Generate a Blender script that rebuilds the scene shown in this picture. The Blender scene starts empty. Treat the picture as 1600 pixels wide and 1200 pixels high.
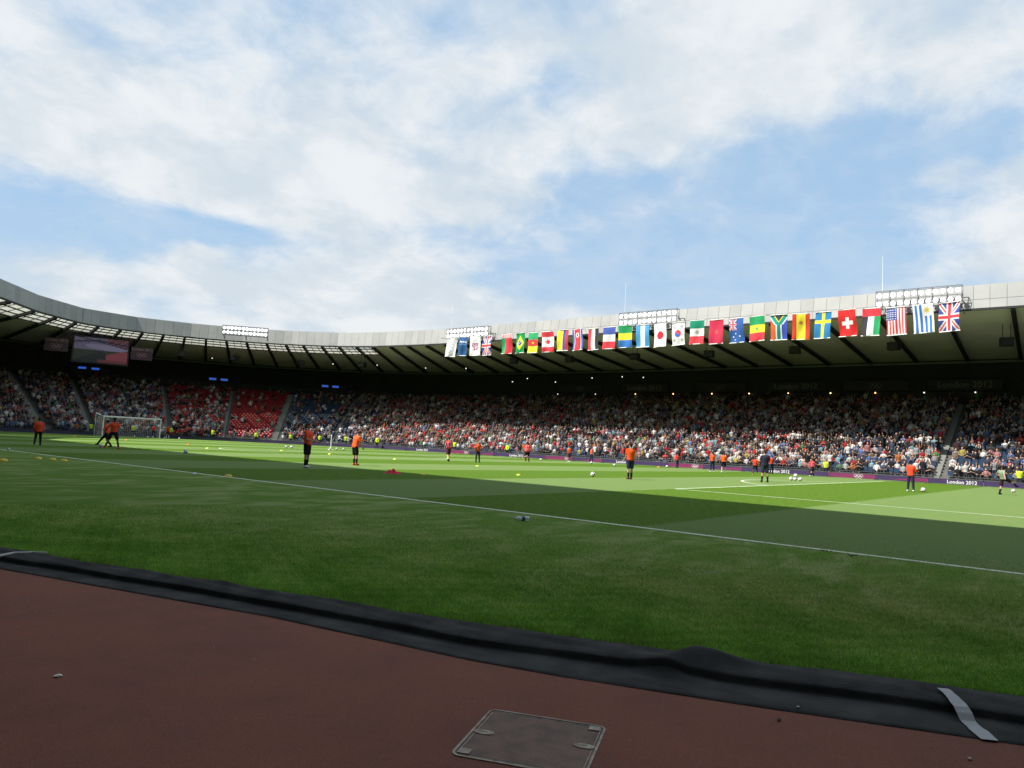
import bpy, math, random
import numpy as np
from mathutils import Vector, Matrix, noise as mnoise
from math import sin, cos, pi, radians, hypot, atan2

random.seed(7)
rng = np.random.default_rng(11)
scn = bpy.context.scene
C = scn.collection

# ---------------------------------------------------------------- camera
cam_d = bpy.data.cameras.new('camera'); cam = bpy.data.objects.new('camera', cam_d); C.objects.link(cam)
cr = Vector((0.61911705, -0.7837179, 0.04980295)); cu = Vector((-0.09668145, -0.01313204, 0.99522874)); cw = Vector((0.77932456, 0.62097811, 0.08390125))
cam.matrix_world = Matrix(((cr.x, cu.x, -cw.x, -12.34), (cr.y, cu.y, -cw.y, 5.047), (cr.z, cu.z, -cw.z, 1.4124), (0, 0, 0, 1)))
cam_d.sensor_width = 36; cam_d.lens = 36 * 1140.5 / 1600; cam_d.clip_start = 0.05; cam_d.clip_end = 9000
scn.camera = cam
scn.view_settings.view_transform = 'Standard'; scn.view_settings.look = 'None'
scn.view_settings.exposure = 1.1; scn.view_settings.gamma = 1
EXPO = 2 ** 1.1

# ---------------------------------------------------------------- sun and sky
SUN_EL = radians(49.6); sh = Vector((0.878, -0.479, 0))      # direction in which shadows fall
sd = bpy.data.lights.new('sun', 'SUN'); sd.energy = 3.9; sd.angle = radians(0.5); sd.color = (1.0, 0.955, 0.88)
so = bpy.data.objects.new('sun', sd); C.objects.link(so)
ldir = Vector((sh.x * cos(SUN_EL), sh.y * cos(SUN_EL), -sin(SUN_EL)))
so.rotation_euler = ldir.to_track_quat('-Z', 'Y').to_euler(); so.location = (-60, 30, 90)

w = bpy.data.worlds.new('World'); scn.world = w; w.use_nodes = True
nt = w.node_tree; nt.nodes.clear()
def N(t, **k):
    n = nt.nodes.new(t)
    for a, b in k.items(): setattr(n, a, b)
    return n
def lk(a, b): nt.links.new(a, b)
def M(op, a, b=None, c=None):
    n = N('ShaderNodeMath', operation=op)
    for i, v in enumerate((a, b, c)):
        if v is None: continue
        if isinstance(v, (int, float)): n.inputs[i].default_value = v
        else: lk(v, n.inputs[i])
    return n.outputs[0]
tc = N('ShaderNodeTexCoord'); sx = N('ShaderNodeSeparateXYZ'); lk(tc.outputs['Generated'], sx.inputs[0])
X, Y, Z = sx.outputs
az = M('MULTIPLY', M('ARCTAN2', X, Y), 180 / pi); el = M('MULTIPLY', M('ARCSINE', Z), 180 / pi)
zz = M('ADD', M('MAXIMUM', Z, 0.0), 0.30)
cv = N('ShaderNodeCombineXYZ'); lk(M('DIVIDE', X, zz), cv.inputs[0]); lk(M('DIVIDE', Y, zz), cv.inputs[1])
def noise(scale, detail, rough, off=0.0, dist=0.0):
    mp = N('ShaderNodeMapping'); mp.inputs['Location'].default_value = (off, off * .7, off * .3); lk(cv.outputs[0], mp.inputs[0])
    n = N('ShaderNodeTexNoise'); n.inputs['Scale'].default_value = scale; n.inputs['Detail'].default_value = detail
    n.inputs['Roughness'].default_value = rough; n.inputs['Distortion'].default_value = dist; lk(mp.outputs[0], n.inputs['Vector'])
    return n.outputs[0]
n1 = noise(1.9, 12, 0.56, 3.1, 0.15); n2 = noise(6.5, 10, 0.62, 8.0, 0.25); n3 = noise(3.6, 8, 0.55, 14.0, .3)
dens = M('ADD', M('MULTIPLY', n1, .95), M('MULTIPLY', n2, 0.42))
# cloud masses and gaps: azimuth, elevation, spreads (degrees), weight
BL = [(76, 20.8, 9, 2.6, -.34), (62, 16.4, 17, 1.8, -.11), (70, 13.8, 13, 1.8, -.26), (60, 12.6, 12, 1.7, -.27), (17, 26, 8, 5, .10), (84, 27, 8, 4, .14), (28, 14.4, 9, 0.9, -.32), (44, 16.0, 7, 1.5, -.20),
      (54, 27, 3.0, 2.5, -.20), (45, 30, 3, 2, -.15), (58, 20.0, 3, 1.2, -.18), (18, 19.5, 6, 2.2, .16), (24, 17.2, 9, 1.5, .18), (30, 20, 13, 4.0, .20), (68, 28, 18, 4.2, .16), (60, 23.5, 8, 2.2, .16), (36, 10.4, 15, 1.3, .32),
      (87, 14.5, 4.5, 2.6, .30), (27.3, 12.4, 1.9, 1.0, .30), (82, 19.7, 2.2, .9, .26), (40, 27, 14, 4, .03), (46, 8.8, 9, 1.2, .2), (87, 19.5, 2.0, 1.2, .16), (70, 30, 4, 1.5, -.1)]
for a0, e0, sa, se, amp in BL:
    q = M('ADD', M('POWER', M('DIVIDE', M('SUBTRACT', az, a0), sa), 2), M('POWER', M('DIVIDE', M('SUBTRACT', el, e0), se), 2))
    dens = M('MULTIPLY_ADD', M('EXPONENT', M('MULTIPLY', q, -1)), amp, dens)
mr = N('ShaderNodeMapRange', interpolation_type='SMOOTHSTEP'); lk(dens, mr.inputs[0])
mr.inputs[1].default_value = 0.49; mr.inputs[2].default_value = 0.82
sky = N('ShaderNodeTexSky', sky_type='NISHITA'); sky.sun_disc = False; sky.sun_elevation = SUN_EL
sky.sun_rotation = atan2(-sh.x, -sh.y) % (2 * pi); sky.air_density = 1.0; sky.dust_density = 0.6; sky.ozone_density = 1.5
SK = 0.075
def rgb(c): n = N('ShaderNodeRGB'); n.outputs[0].default_value = (*c, 1); return n.outputs[0]
def mix(f, a, b):
    n = N('ShaderNodeMix', data_type='RGBA'); n.clamp_factor = True
    if isinstance(f, (int, float)): n.inputs[0].default_value = f
    else: lk(f, n.inputs[0])
    lk(a, n.inputs[6]); lk(b, n.inputs[7]); return n.outputs[2]
def disp(r, g, b): return tuple(((v / 255) ** 2.2) / EXPO / SK for v in (r, g, b))
cm = N('ShaderNodeMapRange', interpolation_type='SMOOTHSTEP'); lk(M('ADD', M('MULTIPLY', n3, .6), M('MULTIPLY', n2, .4)), cm.inputs[0]); cm.inputs[1].default_value = .40; cm.inputs[2].default_value = .60
cloud = mix(cm.outputs[0], rgb(disp(212, 223, 232)), rgb(disp(238, 242, 245)))
thin = N('ShaderNodeMapRange', interpolation_type='SMOOTHSTEP'); lk(M('ADD', n2, M('MULTIPLY', n1, .3)), thin.inputs[0]); thin.inputs[1].default_value = .4; thin.inputs[2].default_value = 1.0
blue = mix(0.80, sky.outputs[0], rgb(disp(170, 205, 238)))
blue = mix(M('MULTIPLY', thin.outputs[0], .75), blue, rgb(disp(205, 220, 236)))
hz = N('ShaderNodeMapRange', interpolation_type='SMOOTHSTEP'); lk(el, hz.inputs[0]); hz.inputs[1].default_value = 16; hz.inputs[2].default_value = 3; hz.inputs[3].default_value = 0; hz.inputs[4].default_value = .8
blue = mix(hz.outputs[0], blue, rgb(disp(208, 220, 230)))
col = mix(M('MULTIPLY', mr.outputs[0], .96), blue, cloud)
bg = N('ShaderNodeBackground'); lk(col, bg.inputs[0]); bg.inputs[1].default_value = SK
ow = N('ShaderNodeOutputWorld'); lk(bg.outputs[0], ow.inputs[0])

# ================================================================ helpers
def tag(o, label=None, cat=None, group=None, kind=None):
    if label: o['label'] = label
    if cat: o['category'] = cat
    if group: o['group'] = group
    if kind: o['kind'] = kind
    return o
def empty(name, loc=(0, 0, 0), rz=0.0):
    o = bpy.data.objects.new(name, None); C.objects.link(o); o.location = loc; o.rotation_euler = (0, 0, rz); o.empty_display_size = .2
    return o
def link(name, me, parent=None, loc=None, rot=None):
    o = bpy.data.objects.new(name, me); C.objects.link(o)
    if parent: o.parent = parent
    if loc is not None: o.location = loc
    if rot is not None: o.rotation_euler = rot
    return o

class MB:
    """collects vertices and faces; faces carry a material index and optionally a colour"""
    def __init__(s): s.v = []; s.f = []; s.m = []; s.c = []
    def add(s, vs, fs, m=0, c=None):
        b = len(s.v); s.v.extend([tuple(p) for p in vs]); s.f.extend([tuple(i + b for i in f) for f in fs])
        s.m.extend([m] * len(fs)); s.c.extend([c] * len(fs))
    def quad(s, a, b, c, d, m=0, col=None): s.add([a, b, c, d], [(0, 1, 2, 3)], m, col)
    def box(s, cx, cy, cz, sx, sy, sz, rz=0, m=0, c=None, T=None):
        co, si = cos(rz), sin(rz); vs = []
        for z in (-.5, .5):
            for y in (-.5, .5):
                for x in (-.5, .5):
                    a, b = x * sx, y * sy; vs.append(Vector((cx + a * co - b * si, cy + a * si + b * co, cz + z * sz)))
        if T: vs = [T @ v for v in vs]
        s.add(vs, [(0, 2, 3, 1), (4, 5, 7, 6), (0, 1, 5, 4), (2, 6, 7, 3), (0, 4, 6, 2), (1, 3, 7, 5)], m, c)
    def bar(s, a, b, w, h, m=0, c=None):
        a = Vector(a); b = Vector(b); d = (b - a)
        if d.length < 1e-6: return
        d.normalize(); up = Vector((0, 0, 1)) if abs(d.z) < .9 else Vector((0, 1, 0))
        x = d.cross(up).normalized() * w / 2; y = x.normalized().cross(d) * h / 2
        vs = [a - x - y, a + x - y, a + x + y, a - x + y, b - x - y, b + x - y, b + x + y, b - x + y]
        s.add(vs, [(0, 1, 2, 3), (7, 6, 5, 4), (0, 4, 5, 1), (1, 5, 6, 2), (2, 6, 7, 3), (3, 7, 4, 0)], m, c)
    def tube(s, a, b, r1, r2=None, n=8, m=0, c=None, caps=True):
        r2 = r1 if r2 is None else r2
        a = Vector(a); b = Vector(b); d = (b - a).normalized(); up = Vector((0, 0, 1)) if abs(d.z) < .9 else Vector((0, 1, 0))
        x = d.cross(up).normalized(); y = x.cross(d)
        vs = [a + (x * cos(2 * pi * i / n) + y * sin(2 * pi * i / n)) * r1 for i in range(n)] + [b + (x * cos(2 * pi * i / n) + y * sin(2 * pi * i / n)) * r2 for i in range(n)]
        fs = [(i, i + n, (i + 1) % n + n, (i + 1) % n) for i in range(n)]
        if caps: fs += [tuple(range(n)), tuple(range(2 * n - 1, n - 1, -1))]
        s.add(vs, fs, m, c)
    def capsule(s, a, b, r1, r2=None, n=10, m=0, c=None):
        r2 = r1 if r2 is None else r2
        a = Vector(a); b = Vector(b); d = b - a
        if d.length < 1e-6: d = Vector((0, 0, 1e-4)); b = a + d
        d.normalize(); up = Vector((0, 0, 1)) if abs(d.z) < .9 else Vector((0, 1, 0))
        x = d.cross(up).normalized(); y = x.cross(d); vs = []; prof = []
        for k in range(0, 4): t = -pi / 2 + (pi / 2) * k / 3; prof.append((a + d * r1 * sin(t), max(r1 * cos(t), r1 * .02)))
        for k in range(0, 4): t = (pi / 2) * k / 3; prof.append((b + d * r2 * sin(t), max(r2 * cos(t), r2 * .02)))
        for p, r in prof: vs += [p + (x * cos(2 * pi * i / n) + y * sin(2 * pi * i / n)) * r for i in range(n)]
        fs = [(k * n + i, (k + 1) * n + i, (k + 1) * n + (i + 1) % n, k * n + (i + 1) % n) for k in range(len(prof) - 1) for i in range(n)]
        fs += [tuple(range(n)), tuple(range(len(vs) - 1, len(vs) - n - 1, -1))]
        s.add(vs, fs, m, c)
    def ball(s, p, rx, ry=None, rz=None, n=12, k=8, m=0, c=None, R=None):
        ry = rx if ry is None else ry; rz = rx if rz is None else rz; vs = [(0, 0, -rz)]
        for j in range(1, k):
            t = -pi / 2 + pi * j / k
            vs += [(rx * cos(t) * cos(2 * pi * i / n), ry * cos(t) * sin(2 * pi * i / n), rz * sin(t)) for i in range(n)]
        vs.append((0, 0, rz)); fs = []
        for i in range(n):
            fs.append((0, 1 + (i + 1) % n, 1 + i)); fs.append((len(vs) - 1, 1 + (k - 2) * n + i, 1 + (k - 2) * n + (i + 1) % n))
            for j in range(k - 2): fs.append((1 + j * n + i, 1 + j * n + (i + 1) % n, 1 + (j + 1) * n + (i + 1) % n, 1 + (j + 1) * n + i))
        p = Vector(p); vs = [p + (R @ Vector(v) if R else Vector(v)) for v in vs]; s.add(vs, fs, m, c)
    def torus(s, ctr, U, V, R, r, n=24, k=6, m=0, a0=0, a1=2 * pi):
        W = Vector(U).cross(Vector(V)).normalized(); U = Vector(U); V = Vector(V); ctr = Vector(ctr); vs = []; full = abs(a1 - a0 - 2 * pi) < 1e-6
        for i in range(n + (0 if full else 1)):
            a = a0 + (a1 - a0) * i / n; d = U * cos(a) + V * sin(a)
            for j in range(k):
                b = 2 * pi * j / k; vs.append(ctr + d * (R + r * cos(b)) + W * r * sin(b))
        L = n if full else n
        cnt = len(vs) // k
        fs = [((i * k + j), ((i + 1) % cnt * k + j), ((i + 1) % cnt * k + (j + 1) % k), (i * k + (j + 1) % k)) for i in range(L) for j in range(k)]
        s.add(vs, fs, m)
    def mesh(s, name, mats=(), smooth=False):
        me = bpy.data.meshes.new(name); me.from_pydata(s.v, [], s.f)
        for mt in (mats if isinstance(mats, (list, tuple)) else [mats]): me.materials.append(mt)
        if any(s.m): me.polygons.foreach_set('material_index', s.m)
        if any(c is not None for c in s.c):
            at = me.color_attributes.new('Col', 'FLOAT_COLOR', 'CORNER'); arr = np.ones((len(me.loops), 4), np.float32); k = 0
            for f, c in zip(s.f, s.c):
                if c is not None: arr[k:k + len(f), :3] = c
                k += len(f)
            at.data.foreach_set('color', arr.ravel())
        if smooth: me.polygons.foreach_set('use_smooth', [True] * len(s.f))
        me.update(); return me
    def obj(s, name, mats, parent=None, smooth=False, loc=None, rot=None): return link(name, s.mesh(name, mats, smooth), parent, loc, rot)

def copy_tree(o, parent=None):
    c = o.copy(); C.objects.link(c); c.parent = parent
    for ch in list(o.children): copy_tree(ch, c)
    return c

# ---------------------------------------------------------------- materials
def material(name, base=(.5, .5, .5), rough=.7, metal=0, noise=None, bump=None, emis=None, attr=None, objcol=False, spec=.4, trans=None):
    """noise=(scale, amount, second colour), bump=(scale, strength)"""
    m = bpy.data.materials.new(name); m.use_nodes = True; t = m.node_tree; b = t.nodes['Principled BSDF']
    b.inputs['Roughness'].default_value = rough; b.inputs['Metallic'].default_value = metal; b.inputs['Specular IOR Level'].default_value = spec
    b.inputs['Base Color'].default_value = (*base, 1)
    src = None
    if attr: n = t.nodes.new('ShaderNodeAttribute'); n.attribute_name = 'Col'; src = n.outputs[0]
    if objcol: n = t.nodes.new('ShaderNodeObjectInfo'); src = n.outputs['Color']
    co = t.nodes.new('ShaderNodeTexCoord')
    if noise:
        q = t.nodes.new('ShaderNodeTexNoise'); q.inputs['Scale'].default_value = noise[0]; q.inputs['Detail'].default_value = 6; t.links.new(co.outputs['Object'], q.inputs['Vector'])
        mr = t.nodes.new('ShaderNodeMapRange'); mr.inputs[1].default_value = .35; mr.inputs[2].default_value = .65; mr.inputs[4].default_value = noise[1]; t.links.new(q.outputs[0], mr.inputs[0])
        mx = t.nodes.new('ShaderNodeMix'); mx.data_type = 'RGBA'; t.links.new(mr.outputs[0], mx.inputs[0])
        if src: t.links.new(src, mx.inputs[6])
        else: mx.inputs[6].default_value = (*base, 1)
        mx.inputs[7].default_value = (*noise[2], 1); src = mx.outputs[2]
    if src: t.links.new(src, b.inputs['Base Color'])
    if bump:
        q = t.nodes.new('ShaderNodeTexNoise'); q.inputs['Scale'].default_value = bump[0]; q.inputs['Detail'].default_value = 4; t.links.new(co.outputs['Object'], q.inputs['Vector'])
        bp = t.nodes.new('ShaderNodeBump'); bp.inputs['Strength'].default_value = bump[1]; bp.inputs['Distance'].default_value = .01; t.links.new(q.outputs[0], bp.inputs['Height']); t.links.new(bp.outputs[0], b.inputs['Normal'])
    if emis: b.inputs['Emission Color'].default_value = (*emis[0], 1); b.inputs['Emission Strength'].default_value = emis[1]
    if trans:
        out = t.nodes['Material Output']; tl = t.nodes.new('ShaderNodeBsdfTranslucent'); tl.inputs[0].default_value = (*trans[0], 1)
        if attr or objcol: t.links.new(src, tl.inputs[0])
        ms = t.nodes.new('ShaderNodeMixShader'); ms.inputs[0].default_value = trans[1]; t.links.new(b.outputs[0], ms.inputs[1]); t.links.new(tl.outputs[0], ms.inputs[2]); t.links.new(ms.outputs[0], out.inputs[0])
    return m

MT = {}
MT['concrete'] = material('concrete', (.15, .15, .145), .9, noise=(.6, .6, (.10, .10, .10)), bump=(30, .2))
MT['dark_wall'] = material('dark_wall', (.028, .03, .034), .8, noise=(.3, .5, (.02, .02, .024)))
MT['soffit'] = material('soffit', (.80, .70, .76), .7, noise=(.25, .7, (.62, .55, .60)))
MT['beam'] = material('beam', (.016, .016, .018), .6)
MT['glazed'] = material('glazed', (.40, .41, .36), .5, noise=(.5, .6, (.34, .35, .31)), trans=((.62, .62, .52), .55))
gm = MT['glazed'].node_tree; _mx = [n for n in gm.nodes if n.type == 'MIX_SHADER'][0]; _tr = gm.nodes.new('ShaderNodeBsdfTransparent'); _tr.inputs[0].default_value = (.50, .51, .44, 1)
_m2 = gm.nodes.new('ShaderNodeMixShader'); _m2.inputs[0].default_value = .5; gm.links.new(_mx.outputs[0], _m2.inputs[1]); gm.links.new(_tr.outputs[0], _m2.inputs[2]); gm.links.new(_m2.outputs[0], gm.nodes['Material Output'].inputs[0])
MT['fascia'] = material('fascia', (.31, .31, .30), .55, noise=(.35, .8, (.255, .26, .25)), spec=.3)
MT['fascia2'] = material('fascia_weathered', (.275, .28, .275), .55, noise=(.5, .8, (.235, .24, .23)), spec=.3)
MT['joint'] = material('joint', (.19, .19, .19), .7)
MT['steel'] = material('steel', (.16, .165, .18), .5, .4)
MT['white_paint'] = material('white_paint', (.78, .78, .77), .45)
MT['lamp'] = material('lamp', (.9, .9, .95), .2, emis=((.95, .96, 1.0), 2.2))
MT['lamp_amber'] = material('lamp_amber', (.8, .5, .2), .4, emis=((1, .55, .2), 2.2))
MT['lamp_white'] = material('lamp_white', (.8, .8, .8), .4, emis=((1, .95, .85), .8))
MT['blue_screen'] = material('blue_screen', (.02, .04, .1), .3, emis=((.03, .12, .6), .35))
MT['black_plastic'] = material('black_plastic', (.012, .012, .013), .5)
MT['seat_blue'] = material('seat_blue', (.022, .045, .09), .5, noise=(2, .5, (.015, .035, .07)))
MT['seat_red'] = material('seat_red', (.30, .014, .018), .5, noise=(2, .5, (.2, .01, .014)))
MT['purple'] = material('purple', (.042, .022, .088), .6, noise=(.7, .6, (.032, .018, .07)))
MT['navy'] = material('navy_board', (.03, .028, .07), .6, noise=(.7, .5, (.02, .02, .05)))
MT['magenta'] = material('magenta', (.20, .018, .085), .6, noise=(.8, .8, (.10, .018, .085)))
MT['white_print'] = material('white_print', (.6, .6, .6), .6)
MT['grey_print'] = material('grey_print', (.13, .13, .14), .6)
MT['skin'] = material('skin', (.46, .27, .19), .55)
MT['skin_dark'] = material('skin_dark', (.16, .085, .055), .55)
MT['eye'] = material('eye', (.02, .015, .01), .2)
def cloth(name, c): 
    if name not in MT: MT[name] = material(name, c, .85, noise=(9, .5, tuple(v * .8 for v in c)), bump=(14, .5), spec=.15)
    return MT[name]
MT['attr'] = material('printed_cloth', rough=.85, attr=True, spec=.15)
MT['flag'] = material('flag_cloth', rough=.8, attr=True, spec=.15, trans=((1, 1, 1), .25))
MT['obj_shirt'] = material('spectator_shirt', rough=.9, objcol=True, spec=.1)
MT['spec_trousers'] = material('spectator_trousers', (.03, .033, .05), .9, noise=(2, .8, (.07, .065, .06)), spec=.1)
MT['spec_hair'] = material('spectator_hair', (.05, .03, .02), .8, noise=(1.5, .8, (.14, .09, .05)), spec=.2)

def grass_material(name, stripes):
    m = bpy.data.materials.new(name); m.use_nodes = True; t = m.node_tree; b = t.nodes['Principled BSDF']; L = t.links.new
    b.inputs['Roughness'].default_value = .9; b.inputs['Specular IOR Level'].default_value = .04
    co = t.nodes.new('ShaderNodeTexCoord'); sp = t.nodes.new('ShaderNodeSeparateXYZ'); L(co.outputs['Object'], sp.inputs[0])
    def mm(op, a, bb=None, c=None):
        n = t.nodes.new('ShaderNodeMath'); n.operation = op
        for i, v in enumerate((a, bb, c)):
            if v is None: continue
            if isinstance(v, (int, float)): n.inputs[i].default_value = v
            else: L(v, n.inputs[i])
        return n.outputs[0]
    def nz(s, d, r=.55, sc=(1, 1, 1), dist=0.0):
        mp = t.nodes.new('ShaderNodeMapping'); mp.inputs['Scale'].default_value = sc; L(co.outputs['Object'], mp.inputs[0])
        n = t.nodes.new('ShaderNodeTexNoise'); n.inputs['Scale'].default_value = s; n.inputs['Detail'].default_value = d; n.inputs['Roughness'].default_value = r; n.inputs['Distortion'].default_value = dist; L(mp.outputs[0], n.inputs['Vector']); return n.outputs[0]
    def ramp(v, a, bb, lo=0, hi=1):
        n = t.nodes.new('ShaderNodeMapRange'); n.interpolation_type = 'SMOOTHSTEP'; L(v, n.inputs[0]); n.inputs[1].default_value = a; n.inputs[2].default_value = bb; n.inputs[3].default_value = lo; n.inputs[4].default_value = hi; return n.outputs[0]
    def mxc(f, a, bb):
        n = t.nodes.new('ShaderNodeMix'); n.data_type = 'RGBA'
        if isinstance(f, float): n.inputs[0].default_value = f
        else: L(f, n.inputs[0])
        for i, v in ((6, a), (7, bb)):
            if isinstance(v, tuple): n.inputs[i].default_value = (*v, 1)
            else: L(v, n.inputs[i])
        return n.outputs[2]
    edge = nz(3, 3); yy = mm('ADD', sp.outputs[1], mm('MULTIPLY', mm('SUBTRACT', edge, .5), .25))
    ph = mm('DIVIDE', mm('SUBTRACT', yy, 5.4), 12.8); fr = mm('FRACT', ph)       # dark 11.8-18.2, light 18.2-24.6 ...
    tri = mm('ABSOLUTE', mm('SUBTRACT', fr, .5))                                   # 0 at the light/dark edge centre
    st = ramp(mm('SUBTRACT', fr, .5), -.012, .012); st0 = ramp(fr, .0, .02, 1, 0); light = mm('SUBTRACT', 1.0, mm('SUBTRACT', st, mm('MULTIPLY', st0, 0.0)))
    inp = ramp(sp.outputs[0], -.25, .25)                                            # stripes only inside the touchline
    far = ramp(sp.outputs[1], 40, 90, 1.0, .8)
    dark = (.060, .140, .009); lite = (.140, .222, .075)
    out0 = mxc(ramp(nz(.55, 5, .6, (1, 2.2, 1), 1.2), .42, .68), (.100, .215, .024), (.260, .340, .125))
    strip = mxc(light, dark, lite)
    base = mxc(inp, out0, strip)
    edgeg = ramp(sp.outputs[0], -9.5, -5.5, .65, 0.0)                              # lusher uncut margin at the rubber edging
    base = mxc(edgeg, base, (.062, .180, .008))
    worn = mm('MULTIPLY', ramp(nz(.9, 6, .62), .56, .70), mm('MULTIPLY', ramp(sp.outputs[1], 10.5, 7.5), ramp(sp.outputs[0], -8, -5)))
    base = mxc(mm('MULTIPLY', worn, .7), base, (.23, .21, .10))
    f1 = nz(38, 5, .7); f2 = nz(5, 5, .65)
    base2 = mxc(ramp(f1, .3, .7, 0, .6), base, mxc(.5, base, (.04, .09, .006)))
    base3 = mxc(ramp(f2, .35, .7, 0, .36), base2, (.20, .22, .065))
    L(base3, b.inputs['Base Color'])
    bp = t.nodes.new('ShaderNodeBump'); bp.inputs['Strength'].default_value = .6; bp.inputs['Distance'].default_value = .03; L(mm('ADD', nz(60, 4, .7), mm('MULTIPLY', f2, .6)), bp.inputs['Height']); L(bp.outputs[0], b.inputs['Normal'])
    return m
MT['grass'] = grass_material('pitch_grass', True)

def track_material():
    m = bpy.data.materials.new('track_rubber'); m.use_nodes = True; t = m.node_tree; b = t.nodes['Principled BSDF']; L = t.links.new
    b.inputs['Roughness'].default_value = .85; b.inputs['Specular IOR Level'].default_value = .2
    co = t.nodes.new('ShaderNodeTexCoord')
    def nz(s, d, r=.6):
        n = t.nodes.new('ShaderNodeTexNoise'); n.inputs['Scale'].default_value = s; n.inputs['Detail'].default_value = d; n.inputs['Roughness'].default_value = r; L(co.outputs['Object'], n.inputs['Vector']); return n.outputs[0]
    def ramp(v, a, bb, hi=1):
        n = t.nodes.new('ShaderNodeMapRange'); L(v, n.inputs[0]); n.inputs[1].default_value = a; n.inputs[2].default_value = bb; n.inputs[4].default_value = hi; return n.outputs[0]
    def mx(f, a, bb):
        n = t.nodes.new('ShaderNodeMix'); n.data_type = 'RGBA'; L(f, n.inputs[0])
        for i, v in ((6, a), (7, bb)):
            if isinstance(v, tuple): n.inputs[i].default_value = (*v, 1)
            else: L(v, n.inputs[i])
        return n.outputs[2]
    c = mx(ramp(nz(.9, 5), .4, .62), (.27, .090, .054), (.215, .076, .052))
    c = mx(ramp(nz(.35, 4, .7), .48, .66, .75), c, (.15, .056, .042)); c = mx(ramp(nz(28, 4, .75), .45, .75, .45), c, (.16, .064, .048)); c = mx(ramp(nz(4, 5, .7), .45, .75, .5), c, (.165, .075, .062))
    c = mx(ramp(nz(160, 3), .5, .75, .7), c, (.27, .14, .11))
    c = mx(ramp(nz(210, 2), .56, .72, .7), c, (.10, .04, .034))
    L(c, b.inputs['Base Color'])
    bp = t.nodes.new('ShaderNodeBump'); bp.inputs['Strength'].default_value = .7; bp.inputs['Distance'].default_value = .006; L(nz(190, 3), bp.inputs['Height']); L(bp.outputs[0], b.inputs['Normal'])
    return m
MT['track'] = track_material()
MT['line'] = material('pitch_line', (.68, .72, .58), .8, noise=(6, .9, (.45, .53, .34)))
MT['rubber'] = material('black_geotextile', (.036, .037, .038), .95, noise=(3.5, .9, (.070, .071, .071)), bump=(40, .5), spec=.12)
MT['tape'] = material('silver_tape', (.34, .36, .39), .45, noise=(5, .6, (.26, .28, .31)), bump=(25, .5))

# ================================================================ ground
g = MB(); g.quad((-3000, -3000, -.35), (3000, -3000, -.35), (3000, 3000, -.35), (-3000, 3000, -.35))
tag(g.obj('ground', material('ground_tarmac', (.09, .09, .085), .9, noise=(.05, .6, (.07, .08, .06)))), kind='structure')

EDGE = [(-60, 30), (-20, 8), (-10, 1.6), (-4, -2.0), (0, -4.2), (3, -5.6), (5.4, -6.6), (6.8, -7.15), (8.6, -7.8), (10.9, -8.42), (12.7, -8.9), (14.6, -9.4), (20, -10.6), (30, -12.0), (45, -12.6), (125, -12.6)]
def edgeX(y): return float(np.interp(y, [e[0] for e in EDGE], [e[1] for e in EDGE]))
g = MB(); ys = list(np.arange(-60, 0, 4)) + list(np.arange(0, 24, .1)) + list(np.arange(24, 125, 1.5)); cols = 24
for j, y in enumerate(ys):
    x0 = edgeX(y) + .02 * sin(y * 9.1) * sin(y * 3.3) + .012 * sin(y * 23)
    for i in range(cols + 1):
        tt = (i / cols) ** 1.6; g.v.append((x0 + (61 - x0) * tt, y, 0.0))
for j in range(len(ys) - 1):
    for i in range(cols):
        a = j * (cols + 1) + i; g.f.append((a, a + 1, a + cols + 2, a + cols + 1)); g.m.append(0); g.c.append(None)
tag(g.obj('pitch', MT['grass']), kind='structure')
g = MB(); g.quad((-14.6, -60, -.06), (40, -60, -.06), (40, 120, -.06), (-14.6, 120, -.06))
tag(g.obj('running_track', MT['track']), kind='structure')

# pitch lines
def line(pts, wd, name='pitch_line'):
    m = MB()
    for a, b in zip(pts[:-1], pts[1:]):
        a = Vector(a); b = Vector(b); d = (b - a).normalized(); n = Vector((-d.y, d.x)) * wd / 2; L = (b - a).length; k = max(1, int(L / .6))
        for i in range(k):
            p = a + d * L * i / k; q = a + d * L * (i + 1) / k; j1 = 1 + .14 * random.uniform(-1, 1)
            m.quad((p.x - n.x, p.y - n.y, .004), (q.x - n.x, q.y - n.y, .004), (q.x + n.x * j1, q.y + n.y * j1, .004), (p.x + n.x * j1, p.y + n.y * j1, .004))
    return tag(m.obj(name, MT['line']), kind='structure')
line([(0.1, 0), (0.1, 106)], .15)
line([(15.1, 0), (15.0, 18.2)], .12); line([(15.0, 18.2), (54, 18.5)], .13)
cx, cy = 34, 12
line([(cx + 10 * cos(a), cy + 10 * sin(a)) for a in np.linspace(radians(40), radians(140), 24)], .13)
line([(0.1, 106), (55, 106)], .12); line([(12, 88), (12, 106)], .12); line([(12, 88), (55, 88)], .12)
line([(.1, 56), (56, 56)], .12); line([(28 + 9.5 * cos(a), 56 + 9.5 * sin(a)) for a in np.linspace(0, 2 * pi, 50)], .12)

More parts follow.
